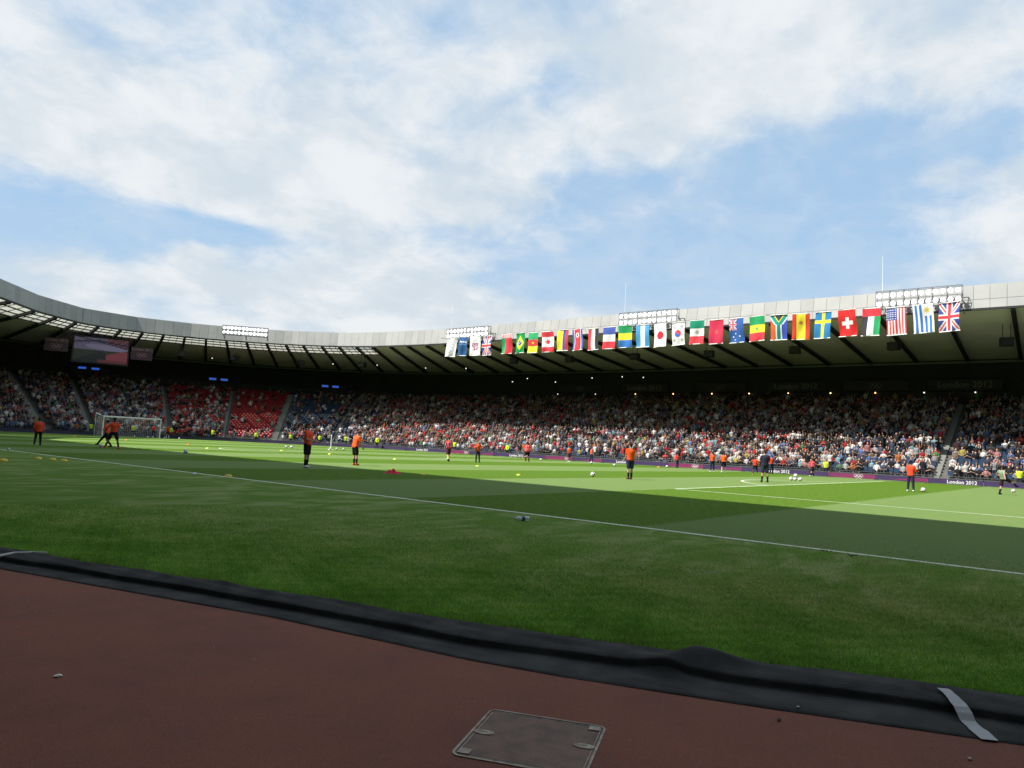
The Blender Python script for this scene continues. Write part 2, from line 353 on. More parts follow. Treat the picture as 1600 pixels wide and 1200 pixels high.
# grass blades along the near margin
def blades():
    n = 230000; ys_ = rng.uniform(4.0, 22, n * 2); 
    ex = np.interp(ys_, [e[0] for e in EDGE], [e[1] for e in EDGE]); d = rng.exponential(2.2, n * 2); xs = ex + d - .03
    dist = np.hypot(xs + 12.34, ys_ - 5.05); keep = (dist < 15) & (rng.random(n * 2) < np.clip(9 / dist, 0, 1) ** 1.5); xs, ys_, d = xs[keep][:n], ys_[keep][:n], d[keep][:n]; n = len(xs)
    h = rng.uniform(.014, .034, n) * np.where(d < .15, 1.5, 1); a = rng.uniform(0, 2 * pi, n); wd = rng.uniform(.003, .006, n); ln = rng.normal(0, .016, (n, 2))
    V = np.zeros((n, 3, 3), np.float32)
    V[:, 0] = np.stack([xs - np.cos(a) * wd, ys_ - np.sin(a) * wd, np.zeros(n)], 1); V[:, 1] = np.stack([xs + np.cos(a) * wd, ys_ + np.sin(a) * wd, np.zeros(n)], 1)
    V[:, 2] = np.stack([xs + ln[:, 0], ys_ + ln[:, 1], h], 1)
    me = bpy.data.meshes.new('grass_blades'); me.vertices.add(n * 3); me.vertices.foreach_set('co', V.ravel()); me.loops.add(n * 3); me.polygons.add(n)
    me.loops.foreach_set('vertex_index', np.arange(n * 3)); me.polygons.foreach_set('loop_start', np.arange(n) * 3); me.polygons.foreach_set('loop_total', np.full(n, 3)); me.update()
    at = me.color_attributes.new('Col', 'FLOAT_COLOR', 'POINT'); c = np.ones((n, 3, 4), np.float32); mixv = rng.random(n) ** 2; yl = np.array([.52, .48, .20]); gr = np.array([.19, .43, .045]); far = np.clip((d - .6) / 4, 0, 1) * .6
    pt = (np.sin(xs * 3.1 + 1.7 * np.sin(ys_ * 1.3)) * np.sin(ys_ * 2.3 + 1.1 * np.sin(xs * 2.2 + 1)) + .6 * np.sin(xs * 9.3 + 2 * np.sin(ys_ * 5)) * np.sin(ys_ * 7.7 + xs * 3) + .5 * np.sin(xs * 21 + ys_ * 4) * np.sin(ys_ * 17 - xs * 6))
    rt = np.clip((10.5 - ys_) / 4, 0, 1) * np.clip((d - .8) / 2, 0, 1)
    k = np.clip(mixv * .45 + far * .45 + .16 * pt * np.clip(d, 0, 1) + .25 * rt, 0, 1)[:, None]; col = gr * (1 - k) + yl * k; col = col * rng.uniform(.6, 1.3, (n, 1)) * (1 + .16 * pt)[:, None] * (1 - .12 * rt)[:, None]; c[:, :, :3] = col[:, None]; at.data.foreach_set('color', c.ravel())
    me.materials.append(material('grass_blade', rough=.6, attr=True, spec=.2, trans=((.1, .2, .04), .4)))
    tag(link('grass_blades', me), 'short green grass growing at the near edge of the pitch', 'grass', kind='stuff')
blades()

# black edging sheet with its fold and hump
def edging():
    m = MB(); pr = [(-.05, -.004), (.01, -.006), (.03, .014), (.08, .022), (.14, .016), (.20, .017), (.26, .008), (.33, .007), (.40, -.004), (.42, -.008), (.435, -.016), (.445, -.048), (.46, -.0585), (.52, -.059), (.58, -.0585), (.63, -.054), (.70, -.052), (.86, -.053), (.93, -.054), (.935, -.06)]
    yv = list(np.arange(-4, 3.5, .4)) + list(np.arange(3.5, 17, .06)) + list(np.arange(17, 60, .5)); P = []
    for y in yv:
        x = edgeX(y); dx = (edgeX(y + .3) - edgeX(y - .3)) / .6; tn = Vector((dx, 1)).normalized(); nn = Vector((-tn.y, tn.x)); row = []
        wob = .5 + .5 * sin(y * 1.7 + 1) * sin(y * .63); fold = 1 + .35 * sin(y * 2.3) * sin(y * .9 + 2)
        hump = math.exp(-((y - 7.28) / .26) ** 2); ww = float(np.interp(y, [8.0, 10.4], [.80, .56]))
        for i, (s, z) in enumerate(pr):
            s2 = s + (.05 * sin(y * 1.3 + 2) + .03 * sin(y * 3.7)) * (1 if .15 < s < .6 else 0) * .7
            z2 = z * (1 if z < 0 else fold) + .006 * sin(y * 5 + s * 30) * (1 if s < .3 else .25)
            hs = math.exp(-((y - 7.28 - .5 * (s - .2)) / (.11 if y > 7.28 else .24)) ** 2); z2 += hs * .085 * math.exp(-((s - .20) / .20) ** 2) + .03 * math.exp(-((y - 7.5 + (s - .4) * 1.2) / .16) ** 2) * math.exp(-((s - .42) / .15) ** 2)
            z2 += .018 * math.exp(-((y - 11.4 + s) / .12) ** 2) * math.exp(-((s - .1) / .1) ** 2)
            q1 = mnoise.noise(Vector((y * 2.2, s * 9, 1.0))); q2 = mnoise.noise(Vector((y * 6.5 + s * 8, s * 22, 4.0))); q3 = mnoise.noise(Vector((y * 1.1, 2.0, 7.0)))
            am = 1.0 if s < .44 else .35 if s < .85 else .1
            z2 += am * (.008 * max(q1, -.2) + .007 * abs(q2)); s2 += .035 * q3 * (1 if .1 < s < .5 else .2); s2 *= ww; z2 = max(z2, -.0555) if i < len(pr) - 1 else z2; m.v.append((x + nn.x * s2, y + nn.y * s2, z2))
    k = len(pr)
    for j in range(len(yv) - 1):
        for i in range(k - 1): m.f.append((j * k + i, (j + 1) * k + i, (j + 1) * k + i + 1, j * k + i + 1)); m.m.append(0); m.c.append(None)
    tag(m.obj('edging_sheet', MT['rubber'], smooth=True), 'long black fabric edging sheet folded between the grass and the red track', 'edging sheet')
edging()

# silver tape across the sheet
m = MB(); A = Vector((-6.905, 5.80)); B = Vector((-7.46, 5.50)); d = (B - A).normalized(); n_ = Vector((-d.y, d.x)); k = 14
zs = [.026, .028, .026, .024, .018, .012, .004, -.016, -.046, -.050, -.050, -.049, -.050, -.051, -.052]
for i in range(k + 1):
    p = A + (B - A) * i / k; hw = (.035 + .012 * i / k) + .004 * random.uniform(-1, 1)
    m.v += [(p.x - n_.x * hw, p.y - n_.y * hw, zs[i] + .004), (p.x + n_.x * hw, p.y + n_.y * hw, zs[i] + .004)]
for i in range(k): m.f.append((2 * i, 2 * i + 1, 2 * i + 3, 2 * i + 2)); m.m.append(0); m.c.append(None)
tag(m.obj('tape_strip', MT['tape']), 'strip of silver tape stuck across the black edging sheet at the right', 'tape')
# loose white cable at left edge
m = MB(); pts = [(-9.75, 14.0, -.03), (-9.58, 13.92, .01), (-9.42, 13.98, .02), (-9.26, 13.92, .02), (-9.16, 13.82, .02)]
for a, b in zip(pts[:-1], pts[1:]): m.tube(a, b, .014, n=8)
tag(m.obj('plastic_pipe', MT['white_print']), 'thin white plastic pipe lying on the black edging at the left', 'pipe')

# access hatch in the track
hr = empty('access_hatch', (-9.237, 7.271, -.06), radians(22.3)); tag(hr, 'square metal framed access hatch set into the red track', 'hatch')
MT['hatch_metal'] = material('hatch_metal', (.50, .45, .38), .8, 0, noise=(18, .8, (.22, .17, .13)), bump=(60, .4))
MT['hatch_infill'] = material('hatch_infill', (.25, .165, .135), .95, noise=(9, .8, (.15, .112, .10)), bump=(150, .6))
L_ = .30
def rrect(h, r, n=6):
    o = []
    for cxs, cys, a0 in ((1, 1, 0), (-1, 1, pi / 2), (-1, -1, pi), (1, -1, 3 * pi / 2)):
        for i in range(n + 1): a = a0 + (pi / 2) * i / n; o.append(((h - r) * cxs + r * cos(a), (h - r) * cys + r * sin(a)))
    return o
def ring(m, h0, h1, r0, r1, z0, z1, mi=0):
    a = rrect(h0, r0); b = rrect(h1, r1); n = len(a); vs = [(x, y, z0) for x, y in a] + [(x, y, z1) for x, y in a] + [(x, y, z1) for x, y in b] + [(x, y, z0) for x, y in b]
    fs = []
    for i in range(n):
        j = (i + 1) % n
        for k in range(3): fs.append((k * n + i, k * n + j, (k + 1) * n + j, (k + 1) * n + i))
    m.add(vs, fs, mi)
m = MB(); ring(m, .313, .301, .045, .035, .001, .007); ring(m, .291, .286, .03, .024, .001, .004); m.obj('frame', MT['hatch_metal'], hr); hr.scale = (1.04, 1.04, .7)
m = MB(); o_ = rrect(.281, .022); m.add([(x, y, .004) for x, y in o_], [tuple(range(len(o_)))]); m.obj('cover', MT['hatch_infill'], hr)
m = MB(); o_ = rrect(.2995, .035); m.add([(x, y, .0012) for x, y in o_], [tuple(range(len(o_)))]); m.obj('gap', MT['hatch_infill'], hr)
for (px_, py_, sg) in ((-.01, .246, 1), (.02, -.246, -1)):
    m = MB(); pts = []
    for i in range(20):
        a = 2 * pi * i / 20; pts.append((px_ + .028 * cos(a), py_ + .052 * sin(a)))
    n = len(pts); m.add([(x, y, .004) for x, y in pts] + [(x, y, .010) for x, y in pts] + [(px_ + (x - px_) * .35, py_ + (y - py_) * .35, .010) for x, y in pts] + [(px_ + (x - px_) * .3, py_ + (y - py_) * .3, .007) for x, y in pts],
          [(i + k * n, (i + 1) % n + k * n, (i + 1) % n + (k + 1) * n, i + (k + 1) * n) for i in range(n) for k in range(3)] + [tuple(range(3 * n, 4 * n))])
    m.obj('lifting_tab', MT['hatch_metal'], hr)
for sx_, sy_ in ((-1, 1), (1, -1)):
    m = MB(); m.box(sx_ * .258, sy_ * .258, .009, .055, .055, .006, 0); m.obj('corner_plate', MT['hatch_metal'], hr)

# ================================================================ grandstand
#     roof edge        terrace front   heading  edge height
ST = [((60, -10), (59.5, -10), 1.53, 15), ((60, 45), (59.5, 45), 1.53, 15), ((60, 55), (59.5, 55), 1.48, 15), ((60, 65), (59.5, 65), 1.35, 15), ((60, 77), (59.5, 77), 1.15, 15),
      ((58.7, 87.4), (58.5, 87.5), .95, 15), ((56.5, 94), (55.5, 93.5), .82, 15), ((52.3, 100.4), (51, 99.5), .70, 15), ((47.5, 105.3), (46.5, 103.6), .60, 15), ((41.9, 109.2), (41.5, 107), .47, 15),
      ((35, 112), (35.5, 110), .32, 15), ((28, 112), (28, 112), .20, 15), ((21, 107.1), (20, 113), 0, 15), ((14.7, 99.8), (11, 112), -.25, 15), ((9, 95), (3, 108), -.6, 15.8),
      ((2, 90), (-4, 100), -.95, 17.5), ((-4.5, 82), (-9, 88), -1.2, 20), ((-8.5, 66), (-12.5, 70), -1.4, 24), ((-10.2, 46), (-14.5, 50), -1.55, 26), ((-10.2, 2), (-14.5, 0), -1.57, 26),
      ((-4, -9), (-10, -12), -2.3, 22), ((8, -14), (6, -19), -2.9, 17), ((30, -16), (30, -20), -3.14, 15), ((50, -16), (50, -19), -3.5, 15), ((58, -12), (58, -14), -4.2, 15), ((60, -10), (59.5, -10), 1.53 - 2 * pi, 15)]
def stn(t):
    i = min(int(t), len(ST) - 2); q = t - i; a, b = ST[i], ST[i + 1]
    return (Vector(a[0]) * (1 - q) + Vector(b[0]) * q, Vector(a[1]) * (1 - q) + Vector(b[1]) * q, a[2] * (1 - q) + b[2] * q, a[3] * (1 - q) + b[3] * q)
def dirh(h): return Vector((sin(h), cos(h)))
ROWS = 30; DEP = .8; RISE = .275; Z0 = .32
def fpt(t, d): R, F, h, z = stn(t); p = F + dirh(h) * d; return p
# arc-length table of the terrace front
TT = np.concatenate([np.linspace(0, 1, 106), np.linspace(1, len(ST) - 1, 400)[1:]])
FP = np.array([tuple(stn(t)[1]) for t in TT]); AL = np.concatenate([[0], np.cumsum(np.hypot(*np.diff(FP, axis=0).T))])
def t_of_s(s): return float(np.interp(s, AL, TT))
def s_of_t(t): return float(np.interp(t, TT, AL))
BACKD = 24.4
def roofz(z, d): return z - .045 * d

stand = empty('grandstand', (60, 0, 0)); tag(stand, 'long curving football grandstand with dark roof full of spectators behind the far touchline', 'grandstand')
SO = Vector((60, 0, 0))
def sobj(m, name, mats, **k):
    m.v = [(v[0] - 60, v[1], v[2]) for v in m.v]; return m.obj(name, mats, stand, **k)
ss = [s for s in np.arange(0, AL[-1], 1.6)] + [AL[-1]]
m = MB(); nr = ROWS * 2 + 2
for s in ss:
    t = t_of_s(s); R, F, h, z = stn(t); dd = dirh(h)
    m.v.append((F.x, F.y, -.1)); m.v.append((F.x, F.y, Z0))
    for r in range(ROWS):
        p = F + dd * DEP * (r + 1); zz_ = Z0 + RISE * r; m.v.append((p.x, p.y, zz_)); m.v.append((p.x, p.y, zz_ + RISE))
for j in range(len(ss) - 1):
    for i in range(nr - 1): m.f.append((j * nr + i, j * nr + i + 1, (j + 1) * nr + i + 1, (j + 1) * nr + i)); m.m.append(0); m.c.append(None)
sobj(m, 'terrace', MT['concrete'])
ZT = Z0 + RISE * ROWS
m = MB()
for s in ss:
    t = t_of_s(s); R, F, h, z = stn(t); dd = dirh(h); p = F + dd * DEP * ROWS; q = F + dd * BACKD; e = R + dd * 25.5
    m.v += [(p.x, p.y, ZT), (q.x, q.y, ZT + .02), (q.x, q.y, 10.0), (q.x + dd.x * .5, q.y + dd.y * .5, 10.0), (e.x, e.y, roofz(z, 25.5) + .15)]
for j in range(len(ss) - 1):
    for i in range(4): m.f.append((j * 5 + i, j * 5 + i + 1, (j + 1) * 5 + i + 1, (j + 1) * 5 + i)); m.m.append(0); m.c.append(None)
sobj(m, 'back_wall', MT['dark_wall'])

# roof bays
bt = [12.759, 12.121, 11.626, 11.169, 10.718, 10.294, 9.882, 9.512, 9.131, 8.718, 8.3, 7.88, 7.448, 7.034, 6.679, 6.301, 5.939, 5.507, 5.114]
bt = bt[::-1]
def t_of_Y(y): return (y + 10) / 55 if y <= 45 else (1 + (y - 45) / 10 if y < 55 else (2 + (y - 55) / 10 if y < 65 else 3 + (y - 65) / 12 if y < 77 else 4 + (y - 77) / 10.4))
bt = [t_of_Y(y) for y in [-10, -5, 0, 5, 10, 15, 20.2, 25.2, 30.1, 34.8, 39.3, 43.8, 48.2, 52.5, 56.6, 60.6, 64.4, 68.1, 71.6, 75, 78.4, 81.7, 84.9]] + bt
bt += [13.3, 13.9, 14.5, 15.1, 15.7, 16.3, 16.9, 17.4] + [18 + k * .12 for k in range(9)] + [19 + k * .5 for k in range(13)]
bt = sorted(bt)
SD = 7.7
def rp(t, d, dz=0): R, F, h, z = stn(t); p = R + dirh(h) * d; return (p.x, p.y, roofz(z, d) + dz)
FH = 2.15
for i in range(len(bt) - 1):
    a, b = bt[i], bt[i + 1]; sub = np.linspace(a, b, 3); cen = (a + b) / 2
    glazed = 5.05 < cen < 15.0
    d0 = SD if glazed else 0.25
    m = MB()
    for q, r in zip(sub[:-1], sub[1:]):
        m.quad(rp(q, d0), rp(r, d0), rp(r, 25.5), rp(q, 25.5)); m.quad(rp(q, d0, .6), rp(q, 25.5, .6), rp(r, 25.5, .6), rp(r, d0, .6)); m.quad(rp(q, d0), rp(q, d0, .6), rp(r, d0, .6), rp(r, d0))
    sobj(m, 'roof_panel', MT['soffit'])
    if glazed:
        m = MB()
        for q, r in zip(sub[:-1], sub[1:]): m.quad(rp(q, .25, .1), rp(r, .25, .1), rp(r, SD, .1), rp(q, SD, .1))
        gp = sobj(m, 'glazed_panel', MT['glazed'])
        m = MB()
        for dd_ in (2.6, 5.1, 7.5): m.bar(rp(a, dd_, .02), rp(b, dd_, .02), .10, .14)
        for fr_ in (1 / 3, 2 / 3): q = a + (b - a) * fr_; m.bar(rp(q, .3, .05), rp(q, SD, .05), .06, .07)
        o = m.obj('glazing_bar', MT['beam'], gp); o.data.transform(Matrix.Translation((-60, 0, 0)))
# main beams
for t in bt:
    m = MB(); R, F, h, z = stn(t)
    a = Vector(rp(t, .1, -.16)); b = Vector(rp(t, 25.3, -.16)); m.bar(a, b, .34, .36); sobj(m, 'roof_beam', MT['beam'])
# eaves line, back purlin, columns on the wall
def sweep(name, d, dz, w_, h_, mat, t0=0, t1=25, useF=False):
    m = MB(); tv = [t_of_s(s) for s in ss if t0 <= t_of_s(s) <= t1]
    for a, b in zip(tv[:-1], tv[1:]): m.bar(rp(a, d, dz), rp(b, d, dz), w_, h_)
    return sobj(m, name, mat)
sweep('eaves_trim', .02, -.05, .12, .22, MT['beam'])
sweep('back_purlin', 25.0, -.35, .25, .22, MT['steel'])
# fascia panels: sloping cladding sheets with open joints
fs_ = [s for s in np.arange(0, 1e4, 1.2)]
RT = np.array([tuple(stn(t)[0]) for t in TT]); RA = np.concatenate([[0], np.cumsum(np.hypot(*np.diff(RT, axis=0).T))])
pm = {}
kk = 0; s = 0.0; npan = 0
while s + 1.2 < RA[-1]:
    ta = float(np.interp(s + .012, RA, TT)); tb = float(np.interp(s + 1.188, RA, TT))
    if tb > 16: s += 1.2; continue
    m = MB()
    A0 = Vector(rp(ta, -.05, .02)); B0 = Vector(rp(tb, -.05, .02)); jj = .012 * random.uniform(-1, 1); A1 = Vector(rp(ta, .45 + jj, FH)); B1 = Vector(rp(tb, .45 + jj, FH))
    nrm = (B0 - A0).cross(A1 - A0).normalized() * .05
    m.add([A0, B0, B1, A1, A0 + nrm, B0 + nrm, B1 + nrm, A1 + nrm], [(0, 1, 2, 3), (7, 6, 5, 4), (0, 4, 5, 1), (1, 5, 6, 2), (2, 6, 7, 3), (3, 7, 4, 0)])
    sobj(m, 'fascia_panel', MT['fascia'] if random.random() < .75 else MT['fascia2']); npan += 1
    s += 1.2
m = MB(); tv = [t_of_s(q) for q in ss]
for a, b in zip(tv[:-1], tv[1:]):
    m.quad(rp(a, .14, .0), rp(b, .14, .0), rp(b, .60, FH - .05), rp(a, .60, FH - .05)); m.quad(rp(a, .60, FH - .05), rp(b, .60, FH - .05), rp(b, 1.0, 1.6), rp(a, 1.0, 1.6)); m.quad(rp(a, 1.0, 1.6), rp(b, 1.0, 1.6), rp(b, 1.05, .12), rp(a, 1.05, .12))
sobj(m, 'fascia_backing', MT['joint'])

# lettering
def text_mesh(txt, size, mat, ext=.01, bold=0.0):
    cu_ = bpy.data.curves.new('t', 'FONT'); cu_.body = txt; cu_.size = size; cu_.extrude = ext; cu_.align_x = 'CENTER'; cu_.align_y = 'CENTER'; cu_.offset = bold; cu_.resolution_u = 3
    ob = bpy.data.objects.new('t', cu_); C.objects.link(ob); dg = bpy.context.evaluated_depsgraph_get(); me = bpy.data.meshes.new_from_object(ob.evaluated_get(dg)); bpy.data.objects.remove(ob); me.materials.clear(); me.materials.append(mat); return me
def rings_mb(size):      # five interlaced rings, 2.2*size wide, drawn in local XY facing +Z
    m = MB(); r = size * .34
    for i, (x, y) in enumerate([(-.78, .17), (0, .17), (.78, .17), (-.39, -.17), (.39, -.17)]): m.torus((x * size, y * size, .004 * (i % 2)), (1, 0, 0), (0, 1, 0), r, size * .05, 20, 5)
    return m
LON = text_mesh('London 2012', .40, MT['white_print'], .006, .008); RNG = rings_mb(.33).mesh('rings', MT['white_print'])
LONG = text_mesh('London 2012', 1.0, MT['grey_print'], .006, .01); RNGG = rings_mb(.6).mesh('rings', MT['grey_print'])
def face_rot(h): return (pi / 2, 0, -h)       # local Z points back towards the pitch, text reads left to right

# dark banners on the back wall
for y, kind in ((33.9, 't'), (15.2, 't'), (24.5, 'r'), (44, 'r'), (54.5, 't'), (63, 'r')):
    t = t_of_Y(y); R, F, h, z = stn(t); p = F + dirh(h) * (BACKD - .06); 
    m = MB(); m.box(0, 0, 0, 7.2, 1.25, .05); b_ = link('wall_banner', m.mesh('wall_banner', material('banner_dark', (.035, .03, .045), .8)), stand, (p.x - 60, p.y, 9.92 + .9), face_rot(h))
    q = link('banner_lettering' if kind == 't' else 'banner_rings', LONG if kind == 't' else RNGG, b_, (0, 0, .04))
# amber and white lamps under the gantry
for i, y in enumerate([66.5, 61.35, 56.15, 50.85, 45.68, 40.47, 35.34, 30.14, 25.01, 19.82, 14.76]):
    t = t_of_Y(y - .6); R, F, h, z = stn(t); p = F + dirh(h) * (BACKD - .35)
    m = MB(); m.ball((0, 0, 0), .085 if i > 1 else .07, n=8, k=5, m=0); m.box(0, .12, .1, .12, .2, .05, m=1)
    link('wall_lamp', m.mesh('wall_lamp', [MT['lamp_amber'] if 1 < i < 9 else MT['lamp_white'], MT['black_plastic']]), stand, (p.x - 60, p.y, 9.92 + .3 - .3))
for (t, d, zz_) in [(3.1, 23, 11.8), (2.6, 22.5, 12.3), (2.2, 22.5, 12.4), (3.6, 23, 11.9), (3.4, 22, 12.3), (1.9, 22, 12.2), (6.3, 14, 13.7), (5.4, 14, 13.7), (4.6, 16, 13.5), (8.6, 16, 13.6), (4.0, 15, 13.3), (9.7, 14, 13.5)]:
    R, F, h, z = stn(t); p = R + dirh(h) * d; m = MB(); m.ball((0, 0, 0), .08, n=8, k=5); m.box(0, 0, .12, .2, .2, .1, m=1); link('downlight', m.mesh('downlight', [MT['lamp_white'], MT['black_plastic']]), stand, (p.x - 60, p.y, min(zz_, roofz(z, d) - .2)))

# ---------------------------------------------------------------- seats and spectators
T_ = dict(left0=12.6, a258=9.466, a346=8.283, a425=7.109, a505=6.072, a560=5.254)
aisles = [(s_of_t(9.466), .55), (s_of_t(8.283), .50), (s_of_t(7.109), .75), (s_of_t(5.95), .45), (s_of_t(11.45), .7), (s_of_t(10.75), .5), (s_of_t(t_of_Y(15.7)), .45), (s_of_t(t_of_Y(42)), .35), (s_of_t(t_of_Y(70)), .35), (s_of_t(t_of_Y(-8)), .5)]
for s, hw in aisles:
    t = t_of_s(s); R, F, h, z = stn(t); dd = dirh(h); m = MB(); n_ = Vector((dd.y, -dd.x)) * hw * .92
    for r in range(ROWS * 2):
        z1 = Z0 + RISE / 2 * (r + 1) + .01; p = F + dd * DEP / 2 * (r + .02) ; q = F + dd * DEP / 2 * (r + 1.02)
        m.quad((p.x - n_.x, p.y - n_.y, z1), (p.x + n_.x, p.y + n_.y, z1), (q.x + n_.x, q.y + n_.y, z1), (q.x - n_.x, q.y - n_.y, z1))
        m.quad((p.x - n_.x, p.y - n_.y, z1 - RISE / 2 - .02), (p.x + n_.x, p.y + n_.y, z1 - RISE / 2 - .02), (p.x + n_.x, p.y + n_.y, z1), (p.x - n_.x, p.y - n_.y, z1))
    sobj(m, 'stairway', material('stair_concrete', (.24, .245, .23), .9, noise=(1.5, .5, (.18, .18, .17))))

PAL = {'full': [((.80, .80, .80), 17), ((.36, .37, .39), 9), ((.03, .03, .035), 40), ((.08, .09, .13), 16), ((.45, .04, .05), 6), ((.50, .24, .25), 7), ((.12, .2, .42), 6), ((.24, .19, .14), 6), ((.25, .42, .5), 4), ((.50, .42, .10), 2), ((.1, .28, .12), 2), ((.5, .16, .05), 3)],
       'red': [((.62, .62, .62), 16), ((.03, .03, .035), 34), ((.50, .035, .04), 24), ((.52, .20, .22), 10), ((.08, .09, .13), 10), ((.3, .28, .27), 6)]}
CN = {(.80, .80, .80): 'white', (.62, .62, .62): 'white', (.36, .37, .39): 'grey', (.03, .03, .035): 'black', (.08, .09, .13): 'navy', (.45, .04, .05): 'red', (.50, .035, .04): 'bright red', (.50, .24, .25): 'pink', (.52, .20, .22): 'salmon', (.12, .2, .42): 'blue', (.24, .19, .14): 'brown', (.25, .42, .5): 'pale blue', (.50, .42, .10): 'yellow', (.1, .28, .12): 'green', (.5, .16, .05): 'orange', (.3, .28, .27): 'taupe'}
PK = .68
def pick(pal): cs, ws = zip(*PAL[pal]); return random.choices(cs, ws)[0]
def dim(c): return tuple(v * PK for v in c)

def seated(var, hi=True):
    """a person sitting, facing -Y (the pitch) with the seat at the origin; returns MB: 0 skin 1 shirt 2 trousers 3 hair"""
    m = MB(); rr = random.Random(var); n = 8 if hi else 5
    sw = rr.uniform(.19, .24); lean = rr.uniform(-.10, .12); hgt = rr.uniform(.50, .60); stand_ = (var % 7 == 5); z0 = .45 if not stand_ else .86
    yl = -lean
    prof = [(0, 0, z0 - .03, sw * .85, .14), (0, .02 * 0, z0 + .14, sw * .82, .13), (0, yl * .5, z0 + .34, sw * 1.0, .14), (0, yl * .8, z0 + hgt - .09, sw * 1.05, .12), (0, yl, z0 + hgt - .02, sw * .55, .09), (0, yl, z0 + hgt + .01, .06, .06)]
    vs = [(x + a * cos(2 * pi * i / n), y + b * sin(2 * pi * i / n), z) for x, y, z, a, b in prof for i in range(n)]
    m.add(vs, [(k * n + i, k * n + (i + 1) % n, (k + 1) * n + (i + 1) % n, (k + 1) * n + i) for k in range(len(prof) - 1) for i in range(n)], 1)
    hx = rr.uniform(-.03, .03); hz_ = z0 + hgt + .13
    m.tube((0, yl, z0 + hgt - .02), (hx, yl - .01, hz_ - .05), .055, .05, n=5, m=0, caps=False)
    m.ball((hx, yl - .015, hz_), .078, .095, .115, n=8 if hi else 6, k=5 if hi else 4, m=0)
    m.ball((hx, yl + .012, hz_ + .03), .086, .095, .105, n=8 if hi else 6, k=4, m=3)
    if hi: m.tube((hx, yl - .10, hz_ - .005), (hx, yl - .13, hz_ - .02), .014, .012, n=4, m=0)
    arm = var % 4
    for sg in (-1, 1):
        sh_ = Vector((sg * sw * 1.0, yl * .8, z0 + hgt - .10))
        if arm == 1 and sg == 1: el_ = sh_ + Vector((sg * .10, -.08, .22)); ha = el_ + Vector((-.02, -.05, .24))
        elif arm == 2: el_ = sh_ + Vector((sg * .05, -.10, -.22)); ha = Vector((sg * .03, yl - .27, z0 + .34))
        else: el_ = sh_ + Vector((sg * .05, -.02, -.26)); ha = Vector((sg * .12, -.30, z0 + .14)) if not stand_ else el_ + Vector((0, -.1, -.22))
        m.tube(sh_, el_, .052, .043, n=5, m=1); m.tube(el_, ha, .036, .028, n=5, m=0); 
        if hi: m.ball(ha, .04, n=5, k=4, m=0)
        hp = Vector((sg * .09, 0, z0))
        kn = hp + (Vector((sg * .04, -.42, .04)) if not stand_ else Vector((sg * .02, -.02, -.42))); ft = Vector((kn.x, kn.y - .02, .04 if not stand_ else .05))
        m.tube(hp, kn, .082, .06, n=5, m=2); m.tube(kn, ft, .055, .04, n=5, m=2)
        m.box(ft.x, ft.y - .07, .035, .085, .22, .07, m=3)
    return m

def seat_mb():
    m = MB(); m.box(0, .0, .42, .44, .40, .04); m.box(0, .20, .62, .44, .035, .38); m.box(0, .1, .21, .06, .08, .38, m=1); return m
SEATB = seat_mb().mesh('seat', [MT['seat_blue'], MT['steel']]); SEATR = seat_mb().mesh('seat', [MT['seat_red'], MT['steel']])
seat_np = seat_mb()
people = []; seats = []
camp = Vector((-12.34, 5.05))
s0, s1 = s_of_t(t_of_Y(2.5)), s_of_t(12.9)
for r in range(ROWS):
    s = s0
    while s < s1:
        t = t_of_s(s); R, F, h, z = stn(t); stp = .52
        # further rows in the bend are longer: step the front arc less
        dh = (stn(t + .02)[2] - stn(t - .02 if t > .02 else t)[2]); ds = (stn(t + .02)[1] - stn(max(0, t - .02))[1]).length
        curv = 1 + max(0, -dh / max(ds, 1e-3)) * r * DEP
        s += stp / curv
        if any(abs(s - a) * (1 if True else 1) < hw / (1 if r < 0 else 1) / curv ** .0 and abs(s - a) * curv < hw * 1.0 + 0 for a, hw in aisles): continue
        p = F + dirh(h) * (DEP * r + .42); zf = Z0 + RISE * r
        if p.x + p.y * 0 > 1e4: continue
        red = T_['a425'] < t < T_['a258']; pal = 'full'; occ = .95
        u_ = .5 + .5 * sin(s * .21 + r * .5) * sin(s * .09 + 1.3 + r * .22)
        if T_['a346'] < t < T_['a258']: occ = .62 if r < 14 else .35; pal = 'red' if random.random() < .4 else 'full'
        elif T_['a425'] < t <= T_['a346']: occ = .5 if r < 3 else .07 + .08 * u_
        elif T_['a505'] < t <= T_['a425']: occ = .6 if r < 2 else .14 + .22 * u_
        elif T_['a560'] < t <= T_['a505']: occ = .75 if r < 2 else .30 + .5 * (r / 30) + .2 * u_
        elif 9.466 < t: occ = .78 if r > 1 else .6; 
        elif t_of_Y(76) < t: pal = 'red' if random.random() < .55 else 'full'; occ = .95
        elif t_of_Y(60) < t: pal = 'red' if random.random() < .35 else 'full'
        elif t_of_Y(31) < t < t_of_Y(44) : pal = 'red' if random.random() < (.45 if r < 7 else .2) else 'full'
        elif t < t_of_Y(24): occ = (.62 + .25 * u_) if r < 10 else .82
        if t_of_Y(50) < t < t_of_Y(58) and r < 9: occ = .70
        dist = (p - camp).length
        if random.random() < occ: people.append((dist, p.x + random.uniform(-.05, .05), p.y + random.uniform(-.05, .05), zf, h + random.uniform(-.25, .25), pal))
        else: seats.append((dist, p.x, p.y, zf, h, red))
people.sort(); seats.sort()
